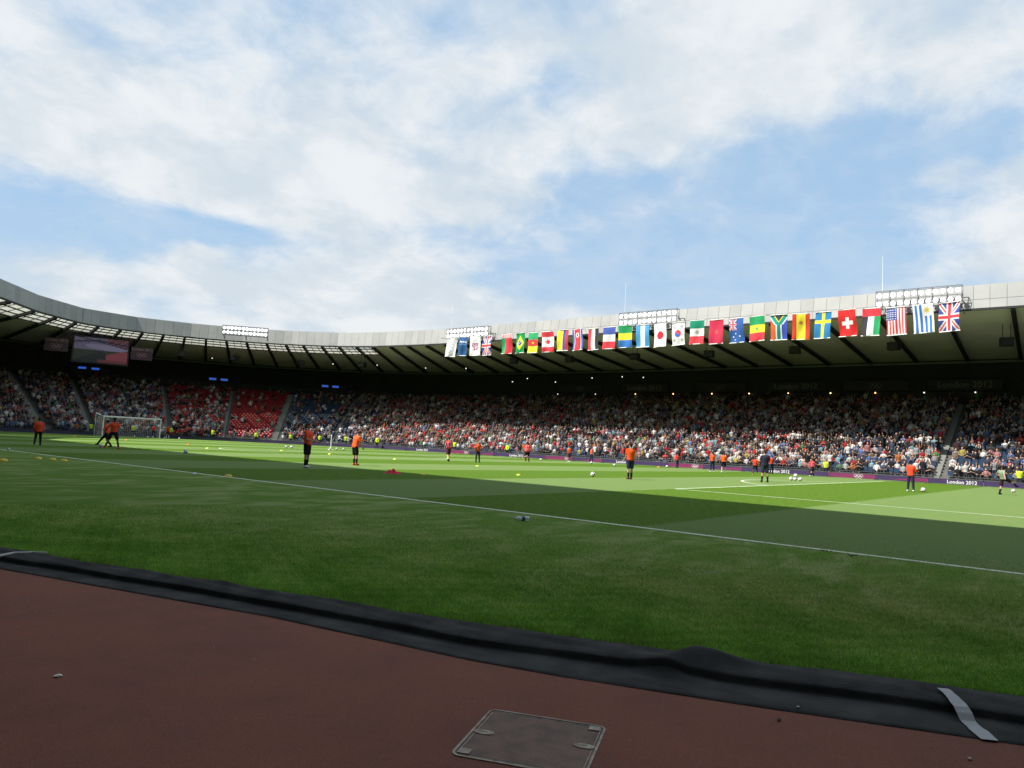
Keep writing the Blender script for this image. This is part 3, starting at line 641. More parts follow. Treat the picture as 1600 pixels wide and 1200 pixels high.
# nearest seats individually, the rest joined
for dist, x, y, zf, h, red in seats[:290]: link('seat', SEATR if red else SEATB, stand, (x - 60, y, zf), (0, 0, -h))
def baked(name, protoV, protoF, inst, cols, parent, mats, midx=None, offx=0.0):
    """inst: (N,5) x y z rotation scale; cols: (N,K,3) colour per material slot, written as one colour attribute"""
    nv = len(protoV); N_ = len(inst); P = np.array(protoV, np.float32)
    c, s_ = np.cos(inst[:, 3])[:, None], np.sin(inst[:, 3])[:, None]; sc = inst[:, 4][:, None]
    Xv = (P[:, 0] * c - P[:, 1] * s_) * sc + inst[:, 0][:, None] - offx; Yv = (P[:, 0] * s_ + P[:, 1] * c) * sc + inst[:, 1][:, None]; Zv = P[:, 2] * sc + inst[:, 2][:, None]
    co = np.stack([Xv, Yv, Zv], 2).reshape(-1, 3).astype(np.float32)
    lt = np.array([len(f) for f in protoF]); lv = np.concatenate([np.array(f) for f in protoF]); nl = len(lv)
    me = bpy.data.meshes.new(name); me.vertices.add(len(co)); me.vertices.foreach_set('co', co.ravel())
    allv = (lv[None] + (np.arange(N_) * nv)[:, None]).ravel(); me.loops.add(len(allv)); me.loops.foreach_set('vertex_index', allv.astype(np.int32))
    starts = (np.concatenate([[0], np.cumsum(lt)[:-1]])[None] + (np.arange(N_) * nl)[:, None]).ravel(); me.polygons.add(len(starts)); me.polygons.foreach_set('loop_start', starts.astype(np.int32)); me.polygons.foreach_set('loop_total', np.tile(lt, N_).astype(np.int32))
    me.update(); me.validate()
    if cols is not None:
        fi = np.repeat(np.array(midx), lt); arr = np.ones((N_, nl, 4), np.float32); arr[:, :, :3] = cols[:, fi, :]
        at = me.color_attributes.new('Col', 'FLOAT_COLOR', 'CORNER'); at.data.foreach_set('color', arr.ravel())
    for mt in mats: me.materials.append(mt)
    o = link(name, me, parent); return o
for red in (0, 1):
    ls = [q for q in seats[290:] if q[5] == bool(red)]
    if ls:
        inst = np.array([(x, y, zf, -h, 1) for _, x, y, zf, h, _r in ls]); o = baked('seats', seat_np.v, seat_np.f, inst, None, stand, [MT['seat_red'] if red else MT['seat_blue']], offx=60.0); o['kind'] = 'stuff'
VAR = [seated(v).mesh('spectator', [MT['skin'], MT['obj_shirt'], MT['spec_trousers'], MT['spec_hair']]) for v in range(12)]
LAND = [(5.5, 'right of the rightmost lettered board'), (13.5, 'above the rightmost lettered board'), (21.4, 'above the rightmost ring board'), (28.5, 'above the second lettered board'), (36.9, 'above the second ring board'), (45.1, 'above the third lettered board'), (52.7, 'above the third ring board')]
POSE = ['standing' if v % 7 == 5 else 'arm raised' if v % 4 == 1 else 'hands up front' if v % 4 == 2 else 'seated' for v in range(12)]
wherel = [(20.5, 'at the right end of the far stand'), (34, 'behind the near penalty area end of the boards'), (50, 'in the middle of the far stand'), (999, 'in the far part of the side stand')]
for i, (dist, x, y, zf, h, pal) in enumerate(people[:300]):
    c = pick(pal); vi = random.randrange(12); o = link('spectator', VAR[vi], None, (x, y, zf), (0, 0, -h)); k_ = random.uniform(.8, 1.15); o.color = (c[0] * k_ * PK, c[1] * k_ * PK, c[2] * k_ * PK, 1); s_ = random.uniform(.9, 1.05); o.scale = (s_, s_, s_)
    rown = round((zf - Z0) / RISE); ro = ['front row', 'second row', 'third row', 'fourth row', 'fifth row'][rown] if rown < 5 else 'upper rows'
    land = min(LAND, key=lambda q: abs(q[0] - y))[1]; pose = POSE[vi]; lab = '%s spectator in %s top, %s, %s' % (pose, CN[c], ro, land); tag(o, lab, 'person', lab)
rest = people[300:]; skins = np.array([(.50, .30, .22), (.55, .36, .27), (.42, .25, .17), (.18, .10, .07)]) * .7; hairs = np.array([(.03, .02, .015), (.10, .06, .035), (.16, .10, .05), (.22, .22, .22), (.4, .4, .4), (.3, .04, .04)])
trs = np.array([(.03, .035, .06), (.05, .05, .05), (.12, .11, .10), (.06, .09, .16), (.02, .02, .02)])
crowd_parts = []
for v in range(14):
    ls = rest[v::14]; pm_ = seated(v + 20, hi=False)
    inst = np.array([(x, y, zf, -h, random.uniform(.9, 1.06)) for _, x, y, zf, h, _p in ls]); cols = np.zeros((len(ls), 4, 3), np.float32)
    cols[:, 0] = skins[rng.choice(4, len(ls), p=[.45, .3, .17, .08])] ; cols[:, 3] = hairs[rng.choice(6, len(ls), p=[.45, .27, .12, .06, .06, .04])]; cols[:, 2] = trs[rng.choice(5, len(ls))]
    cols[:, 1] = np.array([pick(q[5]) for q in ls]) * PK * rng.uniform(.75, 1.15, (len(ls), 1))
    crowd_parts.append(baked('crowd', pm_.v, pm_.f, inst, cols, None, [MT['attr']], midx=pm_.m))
# join the fourteen variants into one crowd object
V_, L_i, LS, LT, CC, off = [], [], [], [], [], 0; lo_ = 0
for o in crowd_parts:
    me = o.data; nv = len(me.vertices); nl = len(me.loops); npz = len(me.polygons)
    a = np.empty(nv * 3, np.float32); me.vertices.foreach_get('co', a); V_.append(a); b = np.empty(nl, np.int32); me.loops.foreach_get('vertex_index', b); L_i.append(b + off)
    c = np.empty(npz, np.int32); me.polygons.foreach_get('loop_start', c); LS.append(c + lo_); d = np.empty(npz, np.int32); me.polygons.foreach_get('loop_total', d); LT.append(d)
    e = np.empty(nl * 4, np.float32); me.color_attributes['Col'].data.foreach_get('color', e); CC.append(e); off += nv; lo_ += nl
    bpy.data.objects.remove(o); bpy.data.meshes.remove(me)
me = bpy.data.meshes.new('crowd'); me.vertices.add(off); me.vertices.foreach_set('co', np.concatenate(V_)); me.loops.add(lo_); me.loops.foreach_set('vertex_index', np.concatenate(L_i)); LSc = np.concatenate(LS); me.polygons.add(len(LSc)); me.polygons.foreach_set('loop_start', LSc); me.polygons.foreach_set('loop_total', np.concatenate(LT)); me.update()
at = me.color_attributes.new('Col', 'FLOAT_COLOR', 'CORNER'); at.data.foreach_set('color', np.concatenate(CC)); me.materials.append(MT['attr'])
tag(link('crowd', me), 'dense crowd of seated spectators in mixed colours filling the grandstand', 'crowd', kind='stuff')
print('people', len(people), 'seats', len(seats), 'crowd verts', off)

# ---------------------------------------------------------------- advertising boards
BD = -1.2; BH = .44
texts = {13.5: 't', 21.4: 'r', 28.5: 't', 36.9: 'r', 45.1: 't', 52.7: 'r', 60.3: 't', 68.7: 'r', 76.9: 't', 5.5: 'r'}
board_s = []
sb0, sb1 = s_of_t(t_of_Y(-8)), s_of_t(12.9)
nb = int((sb1 - sb0) / 4.0)
cents = {s_of_t(t_of_Y(y)): k for y, k in texts.items()}
for i in range(nb):
    sa = sb0 + i * 4.0 + .02; sb = sb0 + (i + 1) * 4.0 - .02; ta, tb = t_of_s(sa), t_of_s(sb); a = fpt(ta, BD); b = fpt(tb, BD); mid = (a + b) / 2; d = (b - a); L = d.length; ang = atan2(d.y, d.x)
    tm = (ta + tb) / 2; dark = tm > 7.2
    root = empty('advertising_board', (mid.x, mid.y, 0), ang)
    kinds = [(cs, k) for cs, k in cents.items() if sa - 2 <= cs < sb + 2]
    mag = any(k == 'r' for cs, k in kinds); inside = [k for cs, k in kinds if sa - .02 <= cs < sb + .02]
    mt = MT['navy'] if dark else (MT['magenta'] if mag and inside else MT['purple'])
    m = MB(); m.box(0, 0, BH / 2 + .03, L, .05, BH - .03); m.obj('panel', mt, root)
    m = MB(); m.box(0, .0, BH + .02, L, .09, .035)
    for x in (-L / 2 + .1, L / 2 - .1): m.bar((x, -.03, .02), (x, -.45, .02), .05, .04); m.bar((x, -.04, BH * .8), (x, -.45, .03), .04, .04)
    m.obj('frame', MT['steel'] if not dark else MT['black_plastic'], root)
    if mag and not inside and not dark:     # swash of magenta fading into the neighbouring board
        side = -1 if any(cs < sa for cs, k in kinds) else -1
        m = MB(); m.add([(side * L * .5, .028, .08), (side * L * .5, .028, BH - .02), (side * L * .1, .028, BH * .62), (-side * L * .2, .028, BH * .30), (side * L * .05, .028, .12)], [(0, 1, 2, 3, 4)]); m.obj('swash', MT['magenta'], root)
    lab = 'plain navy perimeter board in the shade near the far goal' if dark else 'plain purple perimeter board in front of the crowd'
    for cs, k in kinds:
        if sa - .02 <= cs < sb + .02:
            off_ = (cs - (sa + sb) / 2)
            o = link('lettering' if k == 't' else 'rings_logo', LON if k == 't' else RNG, root, (off_, .034, BH * .5), (pi / 2, 0, pi))
            lab = ('purple board reading London 2012' if k == 't' else 'magenta board with white interlaced rings') + ' by the far touchline'
    board_s.append((root, lab, inside, mid))
names = {0: 'rightmost in view', 1: 'second from the right', 2: 'third from the right', 3: 'fourth from the right', 4: 'furthest towards the goal', 5: 'beyond the frame'}
cnt = {}; nav_ = 0; pur_ = 0; ORD = ['first', 'second', 'third', 'fourth', 'fifth', 'sixth', 'seventh', 'eighth', 'ninth', 'tenth', 'eleventh', 'twelfth', 'thirteenth', 'fourteenth', 'fifteenth', 'sixteenth', 'seventeenth', 'eighteenth', 'nineteenth', 'twentieth', 'twenty-first', 'twenty-second', 'twenty-third', 'twenty-fourth']
for root, lab, inside, mid in board_s:
    if inside:
        k = cnt.get(inside[0], 0); cnt[inside[0]] = k + 1; tag(root, lab.replace(' by the far touchline', '') + ', ' + names[min(k, 5)] + ' of such boards', 'advertising board')
    else:
        yy_ = mid.y
        if 'navy' in lab: nav_ += 1; tag(root, 'plain navy board near the far goal, ' + ORD[min(nav_ - 1, 15)] + ' counted from the purple boards', 'advertising board', 'perimeter boards')
        else:
            pur_ += 1; tag(root, 'plain purple board, ' + ORD[min(pur_, len(ORD)) - 1] + ' of the plain ones counted from the right', 'advertising board', 'perimeter boards')
# spectator rail behind the boards
m = MB(); tv = [t_of_s(s) for s in np.arange(s_of_t(t_of_Y(-5)), s_of_t(8), 1.5)]
for a, b in zip(tv[:-1], tv[1:]):
    p = fpt(a, -.25); q = fpt(b, -.25); m.tube((p.x, p.y, .66), (q.x, q.y, .66), .018, n=5); m.tube((p.x, p.y, .0), (p.x, p.y, .66), .016, n=5); m.tube((p.x, p.y, .5), (q.x, q.y, .5), .01, n=4)
tag(m.obj('crowd_rail', MT['steel']), 'low grey steel rail between the perimeter boards and the front row', 'rail')

# ---------------------------------------------------------------- big screen, banners, monitors, speakers
def painted(name, wd, hg, nx, nz, fn, mat, parent=None, loc=(0, 0, 0), rot=(0, 0, 0), wave=0.0, emis=False, ph=0.0):
    m = MB(); fl = []
    for j in range(nz + 1):
        for i in range(nx + 1):
            u, v = i / nx, j / nz; x = (u - .5) * wd; z = -v * hg; y = wave * (.3 + v) * sin(u * 7 + v * 2.5 + ph) * .5 + wave * .4 * sin(v * 6 + ph * 2)
            m.v.append((x + wave * .6 * v * sin(ph * 3), y, z))
    for j in range(nz):
        for i in range(nx):
            a = j * (nx + 1) + i; m.f.append((a, a + nx + 1, a + nx + 2, a + 1)); m.m.append(0); m.c.append(fn((i + .5) / nx, (j + .5) / nz))
    return m.obj(name, mat, parent, smooth=True, loc=loc, rot=rot)
def ms_emission(name, k):
    m = material(name, rough=.4, attr=True); t = m.node_tree; b = t.nodes['Principled BSDF']; a = [n for n in t.nodes if n.type == 'ATTRIBUTE'][0]; t.links.new(a.outputs[0], b.inputs['Emission Color']); b.inputs['Emission Strength'].default_value = k; return m
MT['screen'] = ms_emission('screen_picture', .22)
def scr(u, v):
    c = (.03, .03, .045)
    if v < .5:
        c = (.22, .19, .32)
        if u > .62: c = (.34, .10, .12) if int((u * 1.5 + v * 1.2) * 9) % 2 else (.12, .07, .14)
        if ((u - .60) / .40) ** 2 + ((v - (.34 + (u - .3) * .10)) / .12) ** 2 < 1: c = (.34, .30, .50)
        if abs(v - .10 - .25 * abs(u - .45)) < .03 or abs(v - .05 - .4 * (u - .2)) < .02: c = (.04, .03, .07)
    else:
        c = (.05, .06, .05) if v < .55 + .8 * abs(u - .5) else (.03, .03, .04)
        if u > .60 and .52 + (.85 - u) * .6 < v < .88: c = (.36, .08, .11)
        if u > .45 and v > .86: c = (.22, .05, .07)
    return c
sc = empty('video_screen', (33.1, 118.2, 14.0)); sc.rotation_euler = (0, 0, radians(-21.6)); tag(sc, 'large video screen showing a blurred purple and red picture under the left roof', 'screen')
painted('screen_face', 6.9, 3.55, 60, 32, lambda u, v: tuple(q * .4 for q in scr(u, v)), MT['screen'], sc)
m = MB(); m.box(0, .25, -1.78, 7.3, .4, 3.95); m.obj('housing', MT['black_plastic'], sc)
m = MB(); m.bar((-2.5, .3, 0), (-2.5, .3, 1.0), .12, .12); m.bar((2.5, .3, 0), (2.5, .3, 1.0), .12, .12); m.obj('hanger', MT['beam'], sc)
MT['banner_plum'] = material('banner_plum', (.085, .045, .07), .8, noise=(.8, .5, (.07, .05, .075)))
MT['pink_print'] = material('pink_print', (.38, .22, .28), .7)
RNGP = rings_mb(.62).mesh('rings', MT['pink_print']); LONP = text_mesh('London 2012', .52, MT['pink_print'], .004, .01)
for (x, y, z, lab) in ((27.9, 120.2, 12.5, 'dark plum banner with pale rings left of the video screen'), (38.0, 116.1, 12.3, 'dark plum banner with pale rings right of the video screen')):
    b_ = empty('ring_banner', (x, y, z), radians(-21.6)); tag(b_, lab, 'banner')
    m = MB(); m.box(0, 0, 0, 2.9, .06, 1.9); m.obj('cloth', MT['banner_plum'], b_); link('rings_logo', RNGP, b_, (0, -.045, -.22), (pi / 2, 0, 0)); link('lettering', LONP, b_, (0, -.045, .62), (pi / 2, 0, 0))
    m = MB(); m.bar((-1, 0, .95), (-1, 0, 1.9), .04, .04); m.bar((1, 0, .95), (1, 0, 1.9), .04, .04); m.obj('hanger', MT['beam'], b_)
for (x, y, z, lab) in ((33.25, 124.6, 9.9, 'left small blue monitor glowing below the video screen'), (34.9, 124.0, 9.9, 'right small blue monitor glowing below the video screen'), (50.9, 118.6, 9.9, 'left blue monitor of the pair above the red seats'), (52.5, 117.8, 9.9, 'right blue monitor of the pair above the red seats'), (64.8, 107.1, 9.9, 'left blue monitor of the pair above the blue seats'), (66.2, 106.1, 9.9, 'right blue monitor of the pair above the blue seats')):
    r_ = empty('monitor', (x, y, z), radians(-30)); tag(r_, lab, 'monitor'); m = MB(); m.box(0, 0, 0, 1.25, .1, .55); m.obj('case', MT['black_plastic'], r_); m = MB(); m.box(0, -.056, 0, 1.05, .01, .30); m.obj('screen_face', MT['blue_screen'], r_)
spk = [(66, 67.33, 13.04), (66, 58.1, 12.95), (66, 48.54, 12.97), (66, 39.02, 12.9), (66, 29.49, 12.95), (66, 20.03, 12.93), (66, 10.89, 12.9), (57, 103.5, 12.9), (49.5, 110, 12.9), (43.2, 114.5, 12.9), (62.5, 95, 12.9)]
SPL = ['behind the gap after the four leftmost flags', 'below the yellow, blue and red flag', 'below the green, yellow and blue flag', 'below the plain red flag', 'below the red and yellow crest flag', 'below the striped flag with starry canton', 'rightmost in the picture', 'above the left edge of the blue seats', 'above the empty red seats', 'above the stairway beside the goal', 'at the start of the straight roof']
nm = ['second from the far left', 'third', 'fourth', 'fifth', 'sixth', 'seventh', 'rightmost']
for i, (x, y, z) in enumerate(spk):
    r_ = empty('loudspeaker', (x, y, z), random.uniform(-.4, .4)); tag(r_, 'black loudspeaker hanging under the roof, ' + SPL[i], 'loudspeaker', 'loudspeakers hanging under the roof')
    m = MB(); m.box(0, 0, 0, .8, 1.05, .75); m.box(-.42, 0, -.05, .1, .9, .55); m.obj('cabinet', MT['black_plastic'], r_); m = MB(); m.tube((0, -.3, .3), (0, -.3, 1.6), .03, n=5); m.tube((0, .3, .3), (0, .3, 1.6), .03, n=5); m.obj('bracket', MT['beam'], r_)

# ---------------------------------------------------------------- floodlight racks
def rack(cx, cy, z0, z1, L, ang, ncol, lab, arms=1.6):
    root = empty('floodlight_rack', (cx, cy, z0), ang); tag(root, lab, 'floodlights'); H = z1 - z0
    m = MB()
    for z in (0, H / 2, H): m.bar((-L / 2, 0, z), (L / 2, 0, z), .05, .06)
    for y in (.55,):
        for z in (0, H): m.bar((-L / 2, y, z), (L / 2, y, z), .05, .05)
    nn = max(5, int(L / 1.1))
    for i in range(nn + 1):
        x = -L / 2 + L * i / nn; m.bar((x, 0, 0), (x, 0, H), .045, .045); m.bar((x, 0, H), (x, .55, H), .04, .04); m.bar((x, 0, 0), (x, .55, 0), .04, .04); m.bar((x, .55, 0), (x, .55, H), .04, .04); m.bar((x, 0, 0), (x, .55, H), .03, .03)
    m.obj('frame', MT['steel'], root)
    m = MB()
    for x in (-L / 2 + .1, 0, L / 2 - .1): m.bar((x, .5, H * .5), (x, arms + .9, -.3), .07, .07); m.bar((x, .5, 0), (x, arms + .8, -.5), .06, .06)
    m.obj('bracket', MT['steel'], root)
    rad = min(H / 4 * .72, L / ncol / 2 * .82)
    for j in range(2):
        for i in range(ncol):
            x = -L / 2 + L * (i + .5) / ncol; z = H * (.26 + .48 * j); lm = MB(); lm.tube((0, .28, 0), (0, .02, 0), rad * .5, rad, n=12, m=0, caps=True)
            k = 12; lm.add([(rad * .88 * cos(2 * pi * q / k), -.03, rad * .88 * sin(2 * pi * q / k)) for q in range(k)], [tuple(range(k))], 1)
            lo = lm.obj('lamp', [MT['steel'], MT['lamp']], root, loc=(x, -.02, z)); lo.rotation_euler = (radians(random.uniform(-12, 14)), 0, radians(random.uniform(-16, 16)))
rack(59.0, 16.85, 15.35, 16.95, 6.7, -pi / 2, 12, 'bright floodlight rack with two rows of lamps above the rightmost flags')
rack(59.0, 43.3, 15.45, 16.95, 7.1, -pi / 2, 12, 'bright floodlight rack above the middle of the flag line')
rack(59.0, 70.0, 15.40, 16.75, 7.4, -pi / 2, 12, 'bright floodlight rack above the four leftmost flags')
rack(46.6, 102.9, 15.6, 16.95, 6.4, radians(-40.5), 12, 'bright floodlight rack on the curved roof at the left', .9)
for i, (x, y, z0, z1, lab) in enumerate(((61, 20.07, 16.6, 20.75, 'thin white mast rising beside the rightmost floodlight rack'), (61, 74.8, 16.6, 20.9, 'thin pale mast rising beside the left floodlight rack on the flag side'), (61, 47.3, 16.6, 21.0, 'thin pale mast rising beside the middle floodlight rack'))):
    m = MB(); m.tube((x, y, z0 - 1.5), (x, y, z1), .022 if i else .035, .012, n=6); tag(m.obj('roof_mast', MT['white_paint']), lab, 'mast')

# ---------------------------------------------------------------- flags
W_ = (.80, .80, .80); RD = (.74, .06, .08); GR = (.04, .38, .15); YL = (.85, .74, .06); BU = (.06, .18, .55); NV = (.06, .08, .32); BK = (.05, .05, .06); LB = (.08, .35, .66); OR = (.62, .12, .04)
def bars(v, cs, ws=None):
    ws = ws or [1] * len(cs); tot = sum(ws); a = 0
    for c, w_ in zip(cs, ws):
        a += w_ / tot
        if v < a: return c
    return cs[-1]
def star(u, v, cx, cy, r, asp=1.55):
    x = (u - cx); y = (v - cy) * asp; d = hypot(x, y); a = (atan2(y, x) + pi / 2) % (2 * pi / 5) - pi / 5
    return d < r * (.5 + .5 * abs(a) / (pi / 5)) if d > 0 else True
def union(u, v, asp=1.5):
    x = u - .5; y = (v - .5)
    if abs(x) < .085 or abs(y) * asp < .085: return RD
    if abs(x) < .15 or abs(y) * asp < .15: return W_
    d1 = abs(x - y) * .72; d2 = abs(x + y) * .72; d = min(d1, d2)
    if d < .030: return RD
    if d < .085: return W_
    return NV
F_ = {}
def f_rings(u, v):
    for cx_, cy_ in ((.38, .3), (.38, .5), (.38, .7), (.62, .4), (.62, .6)):
        if abs(hypot(u - cx_, (v - cy_) * 1.55) - .15) < .028: return (.42, .46, .5)
    return W_
GLY = {'F': ['111', '100', '110', '100', '100'], 'I': ['111', '010', '010', '010', '111'], 'A': ['010', '101', '111', '101', '101'], '2': ['111', '001', '111', '100', '111'], '0': ['111', '101', '101', '101', '111'], '1': ['110', '010', '010', '010', '111']}
def glyph(txt, u, v, x0, y0, cw, ch):
    i = int((u - x0) / cw) if u >= x0 else -1
    if 0 <= i < len(txt) and y0 <= v < y0 + ch:
        fx = (u - x0 - i * cw) / cw * 3.6; fy = (v - y0) / ch * 5
        if fx < 3: return GLY[txt[i]][int(fy)][int(fx)] == '1'
    return False
def f_fifa(u, v):
    if glyph('FIFA', u, v, .14, .22, .19, .11): return W_
    if abs(v - .40) < .012 and .14 < u < .86: return (.3, .45, .65)
    return (.035, .11, .28)
def f_2012(u, v):
    M_ = (.34, .03, .16)
    for t_, x0, y0 in (('2', .22, .34), ('0', .54, .34), ('1', .26, .54), ('2', .52, .54)):
        if glyph(t_, u + (.04 if v < .5 else -.02), v + .02 * (u - .5), x0, y0, .32, .17): return M_
    return W_
def f_belarus(u, v):
    if v < .20: return RD if (int(u * 9) + int(v * 22)) % 2 else W_
    return GR if u < .36 else RD
def f_brazil(u, v):
    if hypot(u - .5, (v - .5) * 1.5) < .20: return W_ if abs((v - .5) + (u - .5) * .5) < .02 else NV
    return YL if abs(u - .5) / .40 + abs(v - .5) / .38 < 1 else (.02, .32, .09)
def f_cameroon(u, v): return YL if star(u, v, .5, .5, .13) else bars(v, [GR, RD, YL])
def f_canada(u, v):
    if v < .25 or v > .75: return RD
    x = (v - .5) * 1.5; y = u - .5; a = atan2(y, x); d = hypot(x, y); return RD if d < .20 * (.55 + .45 * abs(cos(a * 3.5))) or (abs(x) < .02 and -.28 < y < 0) else W_
def f_colombia(u, v): return bars(u, [YL, (.07, .10, .40), RD], [2, 1, 1])
def f_dprk(u, v):
    if abs(u - .5) < .30:
        if star(u, v, .5, .28, .13): return RD
        if hypot(u - .5, (v - .28) * 1.55) < .19: return W_
        return RD
    return W_ if abs(u - .5) < .36 else BU
def f_korea(u, v):
    x = u - .5; y = (v - .5) * 1.5; d = hypot(x, y)
    if d < .24:
        top = x > 0
        if hypot(x, y + .12) < .12: top = True
        if hypot(x, y - .12) < .12: top = False
        return RD if top else BU
    for cx_, cy_ in ((-.30, -.44), (.30, -.44), (-.30, .44), (.30, .44)):
        dx, dy = x - cx_, y - cy_; s_ = 1 if cx_ * cy_ > 0 else -1; p_ = (dx + s_ * dy) * .7; q_ = (dx - s_ * dy) * .7
        if abs(q_) < .10 and abs(p_) < .09 and int((p_ + .09) / .036) % 2 == 0: return BK
    return W_
def f_nz(u, v):
    if u < .5 and v < .48: return union(u / .5, v / .48, 1.5)
    for cx_, cy_ in ((.40, .62), (.22, .74), (.72, .74), (.34, .87)):
        if star(u, v, cx_, cy_, .06): return W_
    return (.04, .12, .36)
def f_senegal(u, v): return GR if star(u, v, .5, .5, .13) else bars(v, [GR, YL, RD])
def f_sa(u, v):
    c = abs(u - .5); yj = .40
    dline = c if v > yj else abs(c - (yj - v) * 1.05) * .7
    if v < .34 and c < (.33 - v) * 1.05 - .02: return BK if c < (.26 - v) * 1.05 else YL
    if dline < .11: return (.02, .30, .22)
    if dline < .17: return W_
    if v < yj and c < (yj - v) * 1.05: return YL
    return OR if u < .5 else (.05, .08, .42)
def f_spain(u, v):
    if hypot(u - .5, (v - .34) * 1.4) < .11 and abs(hypot(u - .5, (v - .36) * 1.4) - .07) < .05: return (.55, .22, .08)
    return bars(u, [(.58, .06, .03), YL, (.58, .06, .03)], [1, 2, 1])
def f_sweden(u, v): return YL if abs(u - .5) < .09 or abs(v - .36) < .06 else (.04, .22, .48)
def f_swiss(u, v): x, y = abs(u - .5), abs(v - .5) * 1.5; return W_ if (x < .10 and y < .32) or (y < .10 and x < .32) else (.66, .03, .03)
def f_uae(u, v): return RD if v < .28 else bars(u, [BK, W_, GR])
def f_usa(u, v):
    if u < .54 and v < .46: return W_ if (int(u * 22) + int(v * 26)) % 2 == 0 and int(u * 22) % 2 == 0 else (.05, .08, .30)
    return RD if int((1 - u) * 13) % 2 == 0 else W_
def f_uru(u, v):
    if u > .44 and v < .40:
        d = hypot(u - .70, (v - .19) * 1.5); return (.65, .48, .08) if d < .10 or (d < .17 and sin(atan2((v - .19) * 1.5, u - .7) * 8) > .2) else W_
    return (.06, .18, .50) if int(u * 9) % 2 == 1 else W_
def em(f, cx_, cy_, r, c): return lambda u, v: c if hypot(u - cx_, (v - cy_) * 1.5) < r and (int(u * 26) + int(v * 30)) % 3 else f(u, v)
FL = [('white', 'white flag with faint grey rings, leftmost in the line', f_rings), ('navy', 'dark blue flag with small white FIFA lettering', f_fifa), ('w', 'white flag with maroon 2012 figures', f_2012), ('u', 'red white and blue union flag beside the left floodlights', union),
      ('b', 'red and green flag with a patterned band at the top', f_belarus), ('b', 'green flag with yellow diamond and blue disc', f_brazil), ('c', 'green red and yellow flag with small yellow star', f_cameroon), ('c', 'red and white flag with sideways red maple leaf', f_canada),
      ('c', 'flag hung sideways, half yellow with blue and red bands', f_colombia), ('d', 'blue edged red flag with a red star in a white disc', f_dprk), ('e', 'flag of vertical red, white and black bands', em(lambda u, v: bars(u, [RD, W_, BK]), .5, .5, .08, YL)), ('f', 'flag of blue, white and red bands stacked', lambda u, v: bars(v, [(.08, .12, .42), W_, RD])),
      ('g', 'flag of green, yellow and blue bands stacked', lambda u, v: bars(v, [(.03, .35, .12), YL, (.05, .20, .55)])), ('h', 'pale blue and white flag with small stars in the middle', lambda u, v: LB if any(star(u, v, *q, .04) for q in ((.5, .5), (.42, .42), (.58, .42), (.42, .58), (.58, .58))) else bars(u, [LB, W_, LB])),
      ('j', 'white flag with a plain red disc', lambda u, v: (.66, .03, .05) if hypot(u - .5, (v - .5) * 1.5) < .27 else W_), ('k', 'white flag with red and blue round emblem and black bars', f_korea), ('m', 'flag of green, white and red bands with brown emblem', em(lambda u, v: bars(v, [(.02, .26, .16), W_, RD]), .5, .5, .12, (.25, .2, .1))),
      ('m', 'plain red flag with faint green star', lambda u, v: (.25, .22, .08) if star(u, v, .5, .5, .14) and not star(u, v, .5, .5, .085) else (.60, .04, .09)), ('n', 'blue flag with union canton and four white stars', f_nz), ('s', 'green yellow and red flag with small green star', f_senegal),
      ('s', 'flag with green Y shape between orange and blue', f_sa), ('s', 'red and yellow flag with crest, bands upright', f_spain), ('s', 'blue flag with yellow cross', f_sweden), ('s', 'red flag with white cross', f_swiss), ('u', 'red topped flag with black, white and green bands below', f_uae),
      ('u', 'flag with red and white stripes and starry blue canton', f_usa), ('u', 'flag of white and blue stripes with golden sun', f_uru), ('u', 'rightmost flag, red white and blue union pattern', union)]
FY = [71.93, 69.76, 67.74, 65.62, 62.42, 60.34, 58.26, 56.15, 53.89, 51.86, 49.73, 47.55, 45.58, 43.37, 41.27, 39.24, 37.02, 34.95, 32.85, 30.76, 28.64, 26.53, 24.5, 22.47, 20.38, 18.41, 16.34, 14.33]
for i, ((_, lab, fn), y) in enumerate(zip(FL, FY)):
    wd = 1.56; hg = 2.46; zt = 15.28 + .05 * sin(i * 1.7)
    root = empty('flag', (58.2, y, zt), -pi / 2); tag(root, lab + (', hanging from the roof edge' if len(lab.split()) < 11 else ''), 'flag', 'flags hung in a row from the roof edge'); tilt = radians(random.uniform(-2.5, 2.0))
    if abs(i - 0) < 2: tilt = radians(3)
    root.rotation_euler = (0, 0, -pi / 2 + random.uniform(-.25, .25))
    o = painted('cloth', wd, hg, 40, 56, fn, MT['flag'], root, wave=random.uniform(.10, .20), ph=i * 1.3, rot=(0, tilt, 0))
    m = MB(); m.tube((-wd / 2 - .02, 0, .02), (wd / 2 + .02, 0, .02), .035, n=6); m.obj('top_pole', MT['white_paint'], root, rot=(0, tilt, 0))
    m = MB(); m.tube((-wd / 2 - .02, 0, 0), (wd / 2 + .02, 0, 0), .045, n=6); m.obj('bottom_pole', MT['white_paint'], o, loc=(.06 * sin(i * 3.9), 0, -hg))
m = MB(); m.tube((58.2, 8, 15.42), (58.2, 74, 15.42), .02, n=5)
for y in FY:
    for dy in (-.7, .7): m.tube((58.2, y + dy, 15.2), (58.2, y + dy, 15.42), .008, n=4)
for y in np.arange(8, 75, 11): m.tube((58.2, y, 15.42), (60.1, y, 15.6), .02, n=5)
tag(m.obj('flag_wire', MT['steel']), 'thin steel wire holding the row of flags along the roof edge', 'wire')

